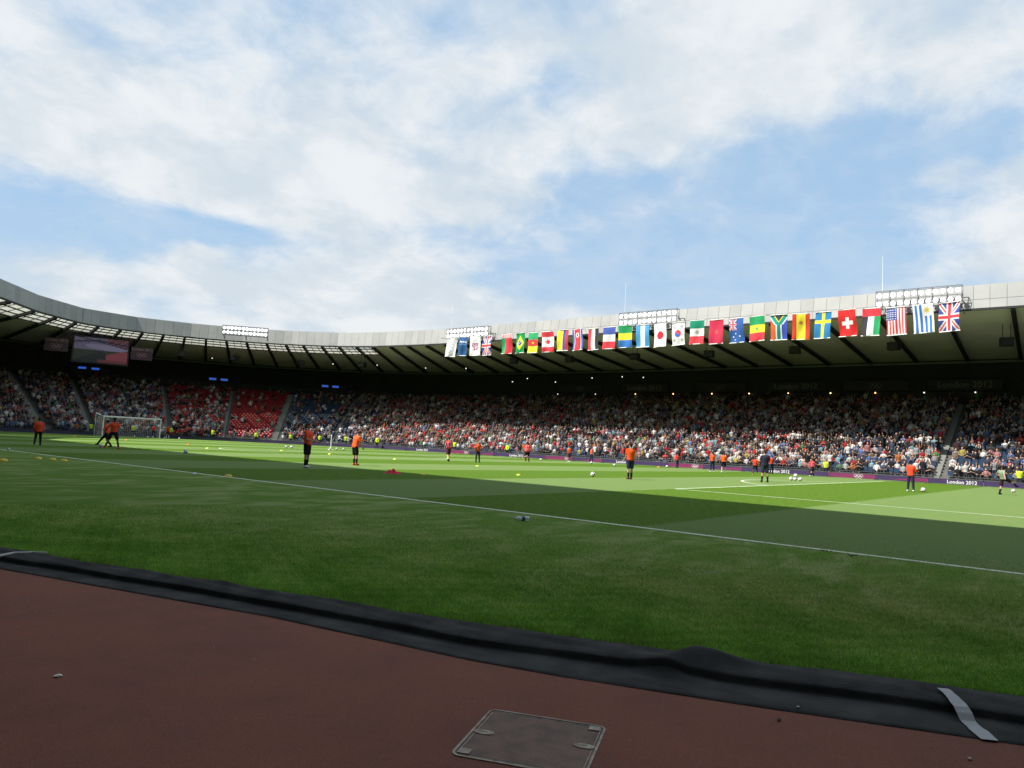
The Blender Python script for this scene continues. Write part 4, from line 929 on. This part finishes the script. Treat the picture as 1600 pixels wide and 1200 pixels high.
# ---------------------------------------------------------------- goal
gl = empty('goal', (33.1, 106, 0)); tag(gl, 'white football goal with net at the far left end of the pitch', 'goal')
GW, GH = 7.5, 2.55
for sx_ in (-1, 1): m = MB(); m.tube((sx_ * GW / 2, 0, 0), (sx_ * GW / 2, 0, GH), .07, n=10); m.obj('post', MT['white_paint'], gl)
m = MB(); m.tube((-GW / 2 - .07, 0, GH + .03), (GW / 2 + .07, 0, GH + .03), .075, n=10); m.obj('crossbar', MT['white_paint'], gl)
for sx_ in (-1, 1): m = MB(); m.tube((sx_ * GW / 2, 0, GH), (sx_ * (GW / 2 + .15), 2.1, GH + .45), .035, n=6); m.tube((sx_ * (GW / 2 + .15), 2.1, 0), (sx_ * (GW / 2 + .15), 2.1, GH + .45), .03, n=6); m.obj('net_stay', MT['white_paint'], gl)
m = MB(); dd_ = 1.9
def np_(x, y, z): return (x, y, z)
for x in np.arange(-GW / 2, GW / 2 + .01, .25):
    for (a, b) in (((x, 0, GH), (x, dd_, GH - .1)), ((x, dd_, GH - .1), (x, dd_ + .1, 0))): m.bar(a, b, .011, .011)
for z in np.arange(0.1, GH, .25): m.bar((-GW / 2, dd_ + .05, z), (GW / 2, dd_ + .05, z), .011, .011)
for sx_ in (-1, 1):
    for z in np.arange(0.1, GH, .25): m.bar((sx_ * GW / 2, 0, z), (sx_ * GW / 2, dd_, z), .011, .011)
    for y in np.arange(.25, dd_, .25): m.bar((sx_ * GW / 2, y, 0), (sx_ * GW / 2, y, GH - .05), .011, .011)
for y in np.arange(.25, dd_, .25): m.bar((-GW / 2, y, GH - .05), (GW / 2, y, GH - .05), .011, .011)
m.obj('net', MT['white_paint'], gl)

# ---------------------------------------------------------------- people
def remesh_obj(mb, voxel, smooth_it=3):
    me = mb.mesh('tmp', []); ob = bpy.data.objects.new('tmp', me); C.objects.link(ob)
    r = ob.modifiers.new('r', 'REMESH'); r.mode = 'VOXEL'; r.voxel_size = voxel; r.use_smooth_shade = True
    s = ob.modifiers.new('s', 'SMOOTH'); s.factor = .5; s.iterations = smooth_it
    dg = bpy.context.evaluated_depsgraph_get(); me2 = bpy.data.meshes.new_from_object(ob.evaluated_get(dg)); bpy.data.objects.remove(ob); bpy.data.meshes.remove(me); return me2
def rot_x(v, a): return Vector((v.x, v.y * cos(a) - v.z * sin(a), v.y * sin(a) + v.z * cos(a)))
def person(loc, height, yaw, label, top, bottom, lean=0, hip=(0, 0), knee=(0, 0), spread=.06, arm=((.1, .15, .3), (.1, .15, .3)), head=0, skin='skin', hair=(.03, .02, .015), long_sleeve=False, long_legs=False, sock=(.02, .02, .025), boot=(.5, .5, .5), tail=False, bulky=1.0, cat='person', bib=None, name='person', group=None, voxel=.019):
    """faces local -Y; hip/knee swing forward in radians; arm=(forward, outward, elbow bend) per side (left,right)"""
    S = height / 1.8; root = empty(name, loc, yaw); tag(root, label, cat, group)
    def fwd(a, L, out=0.0): return Vector((out * L, -sin(a) * L, -cos(a) * L))
    hipz = .94; P = {}
    low = 1e9
    for i, sg in enumerate((-1, 1)):
        hp = Vector((sg * .095, 0, hipz)); kn = hp + fwd(hip[i], .44, sg * spread); an = kn + fwd(hip[i] - knee[i], .42, sg * spread * .8); P[('h', i)] = hp; P[('k', i)] = kn; P[('a', i)] = an; low = min(low, an.z)
    dz = .08 - low
    for k in P: P[k] = P[k] + Vector((0, 0, dz))
    pel = Vector((0, 0, hipz + dz)); up = Vector((0, -sin(lean), cos(lean)))
    ws = pel + up * .16; ch = pel + up * .38; nk = pel + up * .53; nb_ = pel + up * .60; hd = nb_ + Vector((0, -sin(lean + head), cos(lean + head))) * .13
    AR = []
    for i, sg in enumerate((-1, 1)):
        f, o, e = arm[i]; shp = ch + up * .10 + Vector((sg * .185, 0, 0)); a1 = Vector((sg * sin(o), -sin(f + lean) * cos(o), -cos(f + lean) * cos(o))) * .29
        d2 = f + lean + e; a2 = Vector((sg * sin(o) * (1 if e < 1 else -.25), -sin(d2) * cos(o), -cos(d2) * cos(o))) * .26; el_ = shp + a1; wr = el_ + a2; AR.append((shp, el_, wr, a2.normalized()))
    m = MB()
    m.capsule(pel + Vector((-.06, 0, 0)), pel + Vector((.06, 0, 0)), .115); m.capsule(pel, ws, .125, .12); m.capsule(ws, ch, .12, .14)
    for sg in (-1, 1): m.capsule(ws + Vector((sg * .03, 0, 0)), ch + Vector((sg * .07, 0, 0)), .10, .115); m.capsule(ch + up * .08, ch + up * .10 + Vector((sg * .17, 0, 0)), .07, .055)
    m.capsule(nk - up * .03, nb_ + up * .02, .056, .052)
    Rm = Matrix.Rotation(lean + head, 3, 'X')
    m.ball(hd + Rm @ Vector((0, .005, .012)), .078, .098, .105, R=Rm); m.ball(hd + Rm @ Vector((0, -.035, -.05)), .052, .055, .06, R=Rm)
    m.capsule(hd + Rm @ Vector((0, -.09, .01)), hd + Rm @ Vector((0, -.112, -.022)), .013, .017, n=6)
    for sg in (-1, 1): m.ball(hd + Rm @ Vector((sg * .080, .005, -.005)), .013, .024, .034, R=Rm, n=8, k=6)
    for i in (0, 1):
        h_, k_, a_ = P[('h', i)], P[('k', i)], P[('a', i)]; m.capsule(h_, k_, .092, .058); m.capsule(k_, k_ * .55 + a_ * .45, .058, .056); m.capsule(k_ * .55 + a_ * .45, a_, .056, .036)
        m.capsule(a_ + Vector((0, .02, -.03)), a_ + Vector((0, -.13, -.045)), .04, .035)
        s_, e_, w_, dv = AR[i]; m.capsule(s_, e_, .05, .041); m.capsule(e_, w_, .041, .027); m.capsule(w_, w_ + dv * .07, .030, .034, n=8)
    me = remesh_obj(m, voxel); body = link('body', me, root); me.materials.append(MT[skin])
    # fingers and eyes
    m = MB()
    for i, sg in enumerate((-1, 1)):
        s_, e_, w_, dv = AR[i]; side = dv.cross(Vector((1, 0, 0))); side = side.normalized() if side.length > .1 else Vector((0, 1, 0)); nn = Vector((-sg, 0, 0))
        for q, (off_, L) in enumerate(((-.028, .065), (-.010, .075), (.009, .070), (.026, .056))):
            b0 = w_ + dv * .085 + side * off_; b1 = b0 + dv * L * .55 + nn * .006; b2 = b1 + (dv * .8 + nn * .6).normalized() * L * .5; m.capsule(b0, b1, .0095, .009, n=6); m.capsule(b1, b2, .009, .0075, n=6)
        t0 = w_ + dv * .03 - side * .028; t1 = t0 + (dv - side * .7).normalized() * .045; m.capsule(t0, t1, .012, .010, n=6); m.capsule(t1, t1 + dv * .028, .010, .008, n=6)
    for sg in (-1, 1): m.ball(hd + Rm @ Vector((sg * .030, -.088, .018)), .009, n=6, k=4, m=1)
    fm = m.mesh('fingers', [MT[skin], MT['eye']], True)
    bmf = bpy.data.objects.new('x', fm); 
    link('hands', fm, root); bpy.data.objects.remove(bmf)
    # clothes
    b = bulky
    def sh_mesh(colname, col, parts, vox=voxel):
        mm = MB(); parts(mm); me = remesh_obj(mm, vox, 2); me.materials.append(cloth(colname, col)); return me
    def shirt(mm):
        mm.capsule(pel + up * .02 + Vector((-.06, 0, 0)), pel + up * .02 + Vector((.06, 0, 0)), .128 * b); mm.capsule(pel + up * .03, ws, .138 * b, .132 * b); mm.capsule(ws, ch, .134 * b, .152 * b)
        for sg in (-1, 1): mm.capsule(pel + up * .04 + Vector((sg * .05, 0, 0)), ch + Vector((sg * .075, 0, 0)), .118 * b, .128 * b); mm.capsule(ch + up * .085, ch + up * .105 + Vector((sg * .17, 0, 0)), .078, .068 * b)
        mm.capsule(nk - up * .05, nk - up * .01, .075, .066)
        for i in (0, 1):
            s_, e_, w_, dv = AR[i]
            if long_sleeve: mm.capsule(s_, e_, .064 * b, .054 * b); mm.capsule(e_, w_ - dv * .02, .054 * b, .040 * b)
            else: mm.capsule(s_, s_.lerp(e_, .62), .066 * b, .062 * b)
    link('jacket' if long_sleeve else 'shirt', sh_mesh('%s_%02d%02d%02d' % ('cloth', int(top[0] * 99), int(top[1] * 99), int(top[2] * 99)), top, shirt), root)
    def shorts(mm):
        mm.capsule(pel + Vector((-.06, 0, 0)), pel + Vector((.06, 0, 0)), .130); mm.capsule(pel, pel + up * .05, .135)
        for i in (0, 1):
            h_, k_, a_ = P[('h', i)], P[('k', i)], P[('a', i)]
            if long_legs: mm.capsule(h_, k_, .108, .078); mm.capsule(k_, a_ + Vector((0, 0, .02)), .076, .056)
            else: mm.capsule(h_, h_.lerp(k_, .80), .110, .098)
    link('trousers' if long_legs else 'shorts', sh_mesh('%s_%02d%02d%02d' % ('cloth', int(bottom[0] * 99), int(bottom[1] * 99), int(bottom[2] * 99)), bottom, shorts), root)
    for i in (0, 1):
        k_, a_ = P[('k', i)], P[('a', i)]
        if not long_legs: mm = MB(); mm.capsule(k_.lerp(a_, .45), a_, .060, .044); mm.obj('sock', cloth('sock_%02d%02d%02d' % tuple(int(v * 99) for v in sock), sock), root, smooth=True)
        mm = MB(); mm.capsule(a_ + Vector((0, .03, -.03)), a_ + Vector((0, -.13, -.042)), .050, .042); mm.capsule(a_ + Vector((0, 0, .0)), a_ + Vector((0, -.05, -.03)), .05, .045); mm.obj('boot', cloth('boot_%02d%02d%02d' % tuple(int(v * 99) for v in boot), boot), root, smooth=True)
    mm = MB(); mm.ball(hd + Rm @ Vector((0, .022, .032)), .088, .100, .100, R=Rm, n=14, k=8); mm.ball(hd + Rm @ Vector((0, .055, -.03)), .072, .055, .08, R=Rm)
    if tail: mm.capsule(hd + Rm @ Vector((0, .11, .03)), hd + Rm @ Vector((0, .16, -.10)), .035, .028); mm.ball(hd + Rm @ Vector((0, .10, .05)), .04)
    mm.obj('hair', cloth('hair_%02d%02d%02d' % tuple(int(v * 99) for v in hair), hair), root, smooth=True)
    if bib:
        mm = MB(); mm.capsule(ws - up * .05 + Vector((-.05, 0, 0)), ch + Vector((-.06, 0, 0)), .14 * b, .145 * b); mm.capsule(ws - up * .05 + Vector((.05, 0, 0)), ch + Vector((.06, 0, 0)), .14 * b, .145 * b); me = remesh_obj(mm, voxel, 2); me.materials.append(cloth('bib_%02d%02d%02d' % tuple(int(v * 99) for v in bib), bib)); link('bib', me, root)
    root.scale = (S, S, S); return root
# yaw: facing direction; yaw=0 faces -Y.  camera looks along heading ~51 deg, image right is (.62,-.78)
RIGHT = radians(38.3); LEFT = RIGHT + pi; AWAY = radians(128.3); TOWARD = AWAY + pi
RED = (.80, .075, .035); ORG = (.90, .125, .03); PNK = (.85, .16, .20); BLK = (.012, .012, .016); NAV = (.022, .026, .06); WHT = (.7, .7, .7)
person((4.5, 54.59, 0), 1.70, AWAY + .5, 'person in a red jacket and black trousers walking alone at the far left', RED, BLK, long_sleeve=True, long_legs=True, hip=(.25, -.22), knee=(.1, .35), arm=((.2, .12, .9), (-.1, .2, .7)), bulky=1.12, boot=BLK)
person((8.98, 55.99, 0), 1.88, LEFT + .15, 'person in a red top and black leggings kicking a ball on the far left', RED, BLK, long_legs=True, hip=(.75, -.25), knee=(.15, .4), lean=.05, arm=((-.3, .4, .3), (.4, .3, .4)), boot=BLK)
person((7.75, 52.1, 0), 1.92, AWAY + .1, 'person in red top and orange boots, legs apart on the far left', RED, BLK, hip=(.1, -.15), spread=.28, knee=(.1, .25), arm=((.2, .5, .9), (-.2, .6, .7)), sock=BLK, boot=(.6, .09, .03), skin='skin_dark')
person((7.21, 31.84, 0), 1.97, RIGHT - .25, 'tallest player in view, in an orange red shirt and black shorts with white boots', (.92, .10, .045), BLK, hip=(.08, -.05), spread=.10, knee=(.05, .10), head=.15, arm=((.25, .1, 1.1), (.25, .1, 1.0)), sock=BLK, boot=WHT, hair=(.10, .055, .03), tail=True, bulky=1.06, voxel=.015)
person((12.23, 34.72, 0), 1.84, AWAY - .75, 'player in a bright orange shirt looking down, black shorts and red boots', ORG, BLK, lean=.18, head=.75, hip=(.18, .12), knee=(.18, .1), spread=.0, arm=((-.05, .12, .5), (-.1, .16, .35)), sock=BLK, boot=(.6, .06, .05), hair=(.02, .014, .01), bulky=1.1, voxel=.015)
person((27.52, 42.51, 0), 1.90, AWAY + .5, 'player in a pink bib running away with bright calves in mid pitch', (.72, .07, .05), (.09, .03, .05), lean=.08, hip=(.45, -.25), knee=(.5, .45), arm=((.5, .3, 1.1), (-.5, .4, 1.1)), sock=(.45, .5, .12), boot=BLK, bib=PNK)
person((30.02, 41.79, 0), 1.68, TOWARD + .5, 'person in an orange jacket and dark trousers with hands near the waist', (.70, .09, .03), (.02, .03, .035), long_sleeve=True, long_legs=True, arm=((.2, .6, 1.7), (.2, .45, 1.6)), hip=(0, .05), boot=BLK, bulky=1.08)
person((43.8, 47.6, 0), 1.74, AWAY + .7, 'player in an orange top half hidden behind a pink bib, striding', ORG, BLK, hip=(.35, -.5), knee=(.3, .7), arm=((.3, .3, .9), (-.3, .3, .9)), sock=BLK, boot=BLK)
person((40.22, 44.79, 0), 1.86, AWAY, 'player in a broad pink bib running in mid pitch with orange boots', (.72, .06, .04), BLK, hip=(.2, -.3), spread=.12, knee=(.3, .6), arm=((.4, .5, .8), (-.3, .5, .8)), sock=BLK, boot=(.65, .2, .03), bib=PNK, bulky=1.1)
person((51.6, 47.9, 0), 1.72, TOWARD + .4, 'player in orange with white boots standing by the board of rings', ORG, (.10, .03, .06), arm=((.2, .25, 1.3), (.1, .3, 1.0)), hip=(.15, -.1), knee=(.1, .2), sock=(.1, .02, .05), boot=WHT, skin='skin_dark')
person((53.6, 46.4, 0), 1.76, RIGHT, 'player in orange and dark trousers with a white ball at the feet', ORG, NAV, long_legs=True, hip=(.25, -.15), knee=(.2, .2), arm=((.1, .1, .6), (-.2, .1, .8)), boot=WHT)
person((20.73, 23.45, 0), 1.88, AWAY + .25, 'player in a long orange shirt standing upright near the penalty area corner', (.78, .09, .015), NAV, hip=(.02, .0), spread=-.02, knee=(0, 0), arm=((.25, .12, 1.2), (.15, .08, .6)), sock=BLK, boot=(.12, .03, .03), hair=(.015, .012, .01), bulky=1.05)
person((55.3, 37.4, 0), 1.50, AWAY + .3, 'small figure in a red top and dark trousers close to the magenta board', (.66, .05, .025), NAV, long_legs=True, hip=(.1, -.1), boot=BLK)
person((48.6, 30.9, 0), 1.76, AWAY + .2, 'left one of two players in orange standing shoulder to shoulder', ORG, NAV, long_legs=True, hip=(0, .05), arm=((.1, .1, .3), (.1, .1, .3)), boot=WHT)
person((48.13, 29.7, 0), 1.79, AWAY - .2, 'right one of two players in orange standing shoulder to shoulder', ORG, BLK, hip=(.12, -.12), knee=(.05, .15), arm=((.2, .15, .6), (.1, .2, .7)), sock=(.4, .35, .3), boot=WHT)
person((47.5, 26.75, 0), 1.58, TOWARD - .5, 'player in orange shirt running towards the dark dressed coach', (.72, .07, .025), BLK, lean=.1, hip=(.5, -.4), knee=(.6, .7), arm=((.6, .7, 1.0), (-.4, .6, 1.0)), sock=(.1, .02, .04), boot=(.6, .3, .1), skin='skin_dark')
person((31.02, 20.18, 0), 1.92, AWAY, 'person dressed all in dark navy top and shorts near the white arc', (.022, .024, .042), (.02, .022, .04), hip=(.03, .0), spread=.09, arm=((.3, .25, 1.3), (.3, .25, 1.3)), sock=BLK, boot=BLK, bulky=1.12)
person((56.3, 28.4, 0), 1.74, AWAY + .3, 'player in orange just behind the dark dressed coach', (.68, .055, .03), NAV, long_legs=True, arm=((.2, .4, .8), (.2, .4, .8)), boot=BLK)
person((56.4, 24.9, 0), 1.40, TOWARD, 'small figure in a red top beside the player in the pink bib', (.5, .03, .03), (.05, .03, .06), long_legs=True, arm=((.2, .2, .8), (.2, .2, .8)), boot=WHT)
person((56.0, 24.65, 0), 1.64, AWAY, 'person in a pink bib near the pile of white balls', (.70, .07, .05), (.05, .03, .07), hip=(.15, -.1), arm=((.2, .3, .7), (.2, .3, .7)), boot=BLK, bib=(.75, .11, .22))
person((32.69, 12.8, 0), 1.72, RIGHT + .6, 'person in orange jacket and navy trousers by a grey ball at the right', (.72, .07, .025), NAV, long_sleeve=True, long_legs=True, hip=(.05, -.05), arm=((.35, .2, 1.2), (.4, .15, 1.1)), boot=WHT, bulky=1.1, hair=(.02, .012, .01))
person((38.67, 9.06, 0), 1.74, RIGHT + .2, 'player in black shorts and pale top kicking a ball at the right edge', (.25, .30, .22), (.03, .015, .02), lean=-.28, hip=(1.25, -.10), knee=(.25, .12), arm=((-.5, .6, .4), (.6, .8, .3)), sock=BLK, boot=BLK, skin='skin')
person((36.6, 107.3, 0), 1.86, TOWARD, 'person in red top and navy legs standing inside the far goal', (.55, .05, .04), NAV, long_legs=True, arm=((.2, .2, .9), (.2, .2, .9)), voxel=.025)
person((38.2, 106.5, 0), 1.86, TOWARD + .3, 'person in red top and white socks by the right post of the far goal', (.58, .045, .02), (.05, .02, .03), hip=(.1, -.1), sock=WHT, boot=WHT, voxel=.025)

# stewards in hi-vis behind the boards
HV = (.50, .62, .04)
sw_ = [(10.741, 'left of the far goal'), (10.066, 'seen through the far goal net'), (9.361, 'right of the far goal beside the stairway'), (8.461, 'at the foot of the stairway by the red seats'), (7.465, 'below the right part of the red seats'), (6.706, 'left of the tallest player'), (6.121, 'between the tallest player and the white training pole'), (5.523, 'just left of the player looking down'), (4.784, 'right of the player looking down, by the magenta board'), (3.508, 'right of the player in the running pink bib'), (2.706, 'left of the broad pink bib'), (t_of_Y(24.3), 'right of the pile of balls'), (t_of_Y(9.6), 'at the right edge of the picture')]
for i, (t, wh) in enumerate(sw_):
    p = fpt(t, -.75); R, F, h, z = stn(t); fr = i in (8,)
    if fr: p = fpt(t, -2.0)
    person((p.x, p.y, 0), 1.72 + .08 * sin(i), -h + (0 if i % 3 else pi), 'steward in hi-vis yellow ' + wh, HV, (.03, .03, .04), long_sleeve=(i % 2 == 0), long_legs=True, arm=((.15, .15, .8), (.15, .15, .8)), bulky=1.12, boot=BLK, voxel=.028, name='person', group='stewards in yellow jackets')

# ---------------------------------------------------------------- balls, discs, bottle and other small things
def ball_mesh():
    m = MB(); n = 20; k = 14; m.ball((0, 0, 0), .11, n=n, k=k); dirs = [Vector(v).normalized() for v in ((0, 0, 1), (0, 0, -1), (.9, 0, .45), (-.9, 0, -.45), (.28, .85, .45), (-.28, -.85, -.45), (-.72, .52, .45), (.72, -.52, -.45), (-.72, -.52, .45), (.72, .52, -.45), (.28, -.85, .45), (-.28, .85, -.45))]
    for i, f in enumerate(m.f):
        c = sum((Vector(m.v[q]) for q in f), Vector()) / len(f); c.normalize(); d = max(c.dot(q) for q in dirs); m.c[i] = (.05, .05, .07) if d > .965 else ((.4, .1, .25) if .93 < d <= .945 else (.72, .72, .72))
    return m.mesh('football', material('football_panels', rough=.4, attr=True), True)
BALL = ball_mesh()
balls = [((7.58, 53.3), 'white football at the feet of the kicking player on the far left'), ((9.24, 46.07), 'white football lying alone in the shade left of the tallest player'), ((32.51, 70.09), 'left ball of three by the boards left of the tallest player'), ((33.4, 70.5), 'right ball of three by the boards left of the tallest player'), ((32.7, 69.4), 'front ball of three by the boards left of the tallest player'),
         ((36.37, 67.85), 'leftmost ball round the white training pole'), ((37.0, 67.6), 'middle ball round the white training pole'), ((37.6, 67.2), 'rightmost ball round the white training pole'), ((20.38, 25.44), 'white football in the sun left of the upright player in orange'), ((48.65, 49.37), 'white football near the boards right of the pink bib runner'),
         ((44.8, 38.44), 'white ball by the boards just left of the upright player'), ((48.93, 43.44), 'white ball at the feet of the player in dark trousers'), ((53.27, 37.51), 'white ball close to the magenta board near the small red figure'), ((38.28, 20.95), 'left ball of the pile near the penalty area'), ((38.2, 20.65), 'middle ball of the pile near the penalty area'), ((38.1, 20.3), 'right ball of the pile near the penalty area'),
         ((33.0, 12.25), 'grey football beside the person in the orange jacket at the right'), ((0.03, 44.9), 'tiny white ball beside the touchline at the left edge'), ((34.27, 103.9), 'white ball in front of the far goal, leftmost'), ((35.0, 104.1), 'white ball in front of the far goal, second'), ((36.2, 103.3), 'white ball in front of the far goal, third'), ((32.4, 103.7), 'white ball near the left half of the far goal'), ((37.4, 101.6), 'white ball in front of the right post of the far goal'), ((44.5, 9.0), 'white ball in front of the kicking player at the right edge')]
bs = [1.15 if i in (0, 1, 8, 16) else 1.15 if i < 17 else 1.1 for i in range(len(balls))]
for i, ((x, y), lab) in enumerate(balls):
    s_ = .6 if i == 17 else bs[i]; o = link('football', BALL, None, (x, y, .11 * s_), (random.random() * 3, random.random() * 3, random.random() * 3)); o.scale = (s_,) * 3; tag(o, lab, 'football')
o = link('football', BALL, None, (38.17, 20.62, .11 * 1.2 * 2.65), (1, 2, 0)); o.scale = (1.2,) * 3; tag(o, 'top ball of the pile near the penalty area', 'football')
def disc_mesh():
    m = MB(); n = 16; pr = [(.10, .0), (.098, .008), (.075, .04), (.045, .058), (.028, .06), (.026, .052)]; vs = [(r * cos(2 * pi * i / n), r * sin(2 * pi * i / n), z) for r, z in pr for i in range(n)]
    m.add(vs, [(k * n + i, k * n + (i + 1) % n, (k + 1) * n + (i + 1) % n, (k + 1) * n + i) for k in range(len(pr) - 1) for i in range(n)]); return m
DY = disc_mesh().mesh('marker', material('marker_yellow', (.72, .50, .02), .45), True); DL = disc_mesh().mesh('marker', material('marker_lime', (.62, .70, .06), .45), True); DO = disc_mesh().mesh('marker', material('marker_orange', (.70, .16, .03), .45), True)
discs = [((-3.24, 34.77), DY, 'yellow disc', 'at the left edge of the picture', 2.1), ((-1.5, 36.72), DY, 'yellow disc', 'leftmost of three near the touchline', 1.9), ((-1.27, 35.95), DY, 'yellow disc', 'middle of three near the touchline', 1.9), ((-1.14, 35.25), DY, 'yellow disc', 'rightmost of three near the touchline', 1.9), ((0.3, 26.32), DY, 'orange yellow disc', 'sitting on the touchline', 1.7),
         ((9.6, 27.06), DY, 'yellow disc', 'in the shade right of the pink bundle', 1.35), ((15.79, 26.78), DL, 'lime disc', 'on the dark stripe in mid picture', 1.5), ((22.79, 35.5), DL, 'lime disc', 'at the feet of the person in the orange jacket', 1.6), ((21.24, 93.23), DO, 'orange disc', 'in the sun far away above the kicking player', 2.0), ((17.55, 58.63), DL, 'lime disc', 'in the sun left of the tallest player', 2.0),
         ((24.05, 58.43), DL, 'lime disc', 'in the sun close left of the tallest player', 2.0), ((24.16, 52.15), DL, 'lime disc', 'between the tallest player and the one looking down', 2.1), ((23.67, 44.09), DL, 'lime disc', 'right of the player looking down', 1.9), ((21.54, 81.32), DO, 'orange disc', 'right of the two red players on the far left', 2.3), ((21.99, 69.98), DO, 'orange disc', 'above the lone ball in the shade', 2.3), ((53.77, 38.67), DO, 'flat orange disc', 'close to the boards behind the upright player', 2.4)]
for (x, y), me, k1, k2, s_ in discs: o = link('marker_disc', me, None, (x, y, .0), (0, 0, random.random())); s_ *= .72; o.scale = (s_, s_, s_ * .9); tag(o, '%s marker %s' % (k1, k2), 'marker disc')
# crumpled pink bibs
m = MB(); n = 26
for j in range(n):
    for i in range(n):
        u, v = i / (n - 1) * 2 - 1, j / (n - 1) * 2 - 1; r = hypot(u, v); z = max(0, (1 - r ** 1.6)) * .16 + .05 * (1 - min(1, r)) * sin(u * 9 + v * 3) + .035 * (1 - min(1, r)) * sin(v * 14 - u * 5); k_ = 1 + .12 * sin(atan2(v, u) * 5)
        m.v.append((u * .34 * k_, v * .24 * k_, max(z, .006 * (1 if r < 1.1 else 1))))
for j in range(n - 1):
    for i in range(n - 1):
        if hypot((i + .5) / (n - 1) * 2 - 1, (j + .5) / (n - 1) * 2 - 1) < 1.05: a = j * n + i; m.f.append((a, a + 1, a + n + 1, a + n)); m.m.append(0); m.c.append(None)
o = m.obj('bib_bundle', cloth('bib_pink', (.72, .05, .09)), smooth=True, loc=(8.64, 27.89, .0), rot=(0, 0, radians(-50))); tag(o, 'crumpled bundle of pink bibs lying on the shaded grass', 'bibs')
# training pole
m = MB(); m.tube((0, 0, 0), (0, 0, 1.5), .05, .045, n=8); m.ball((0, 0, 1.52), .08, n=8, k=6); m.tube((0, 0, 0), (0, 0, .05), .3, .26, n=14)
tag(m.obj('training_pole', MT['white_paint'], loc=(37.0, 68.6, 0)), 'white training pole standing among footballs near the boards', 'pole')
# plastic bottle
MT['clear'] = material('clear_plastic', (.85, .92, .92), .3, spec=.6); MT['clear'].node_tree.nodes['Principled BSDF'].inputs['Transmission Weight'].default_value = .35
bo = empty('water_bottle', (-1.2, 13.52, .045), atan2(-.094, .196)); tag(bo, 'clear plastic water bottle lying on the grass in front of the touchline', 'bottle')
m = MB(); pr = [(-.118, .010), (-.115, .036), (-.05, .038), (-.045, .035), (.02, .035), (.025, .038), (.065, .037), (.095, .016), (.112, .013)]; n = 14
m.add([(x, r * cos(2 * pi * i / n), r * sin(2 * pi * i / n)) for x, r in pr for i in range(n)], [(k * n + i, k * n + (i + 1) % n, (k + 1) * n + (i + 1) % n, (k + 1) * n + i) for k in range(len(pr) - 1) for i in range(n)] + [tuple(range(n))])
o = m.obj('body', MT['clear'], bo, smooth=True, rot=(0, 0, pi)); m = MB(); m.tube((-.112, 0, 0), (-.132, 0, 0), .016, n=10); m.obj('cap', cloth('cap_white', (.7, .75, .78)), bo)
m = MB(); m.tube((-.015, 0, 0), (.042, 0, 0), .0362, n=14, caps=False); m.obj('wrapper', cloth('label_blue', (.10, .17, .22)), bo)
bo.scale = (1.25, 1.25, 1.1)
bo2 = MB(); bo2.tube((0, 0, .04), (.16, .05, .04), .036, .034, n=10); bo2.tube((.16, .05, .04), (.20, .062, .04), .014, n=8); tag(bo2.obj('water_bottle', MT['clear'], loc=(-.47, 27.11, 0)), 'small pale bottle on the grass left of the disc on the touchline', 'bottle')
# scraps of litter and divots
for i, ((x, y), c, lab, s_) in enumerate((((-10.5, 9.78), (.85, .85, .82), 'small white scrap of paper on the red track at the left', .022), ((-7.73, 6.43), (.45, .45, .42), 'tiny pale scrap on the black edging sheet', .012), ((-8.01, 6.45), (.02, .02, .02), 'tiny dark scrap at the lower border of the edging sheet', .014), ((-7.83, 5.55), (.4, .36, .3), 'small pale stone on the track beside the silver tape', .014))):
    m = MB(); m.ball((0, 0, 0), s_, s_ * .8, s_ * .35, n=7, k=5); m.v = [(v[0] * (1 + .3 * sin(k * 5)), v[1] * (1 + .3 * cos(k * 3)), v[2]) for k, v in enumerate(m.v)]
    tag(m.obj('litter', material('litter_%s' % ('pale' if c[0] > .1 else 'dark'), c, .8), loc=(x, y, -.052 if i != 1 else -.045)), lab, 'litter')
m = MB()
for q in range(420):
    yq = random.uniform(4.2, 13); xq = edgeX(yq) - random.uniform(.72, 3.6); r_ = random.uniform(.0012, .0045)
    if hypot(xq + 9.237, yq - 7.271) < .48: continue
    m.ball((xq, yq, -.0595), r_, r_ * random.uniform(.6, 1), r_ * .6, n=5, k=3, c=random.choice([(.5, .47, .42), (.3, .2, .16), (.05, .03, .03), (.24, .28, .10)]))
tag(m.obj('grit', MT['attr']), 'fine loose grit and bits of grass scattered over the red track', 'grit', kind='stuff')
for i, (x, y, lab) in enumerate(((-.25, 7.9, 'dark torn divot of turf beside the touchline at the right'), (-.02, 8.35, 'small dark divot on the touchline left of the larger one'))):
    m = MB()
    for q in range(9): a = random.uniform(0, 6.28); r = random.uniform(0, .08); m.ball((r * cos(a) * .9, r * sin(a), .008), random.uniform(.008, .02), None, random.uniform(.005, .012), n=6, k=4)
    tag(m.obj('turf_divot', material('soil', (.03, .032, .012), .95), loc=(x, y, 0)), lab, 'divot')
print('objects', len(bpy.data.objects))
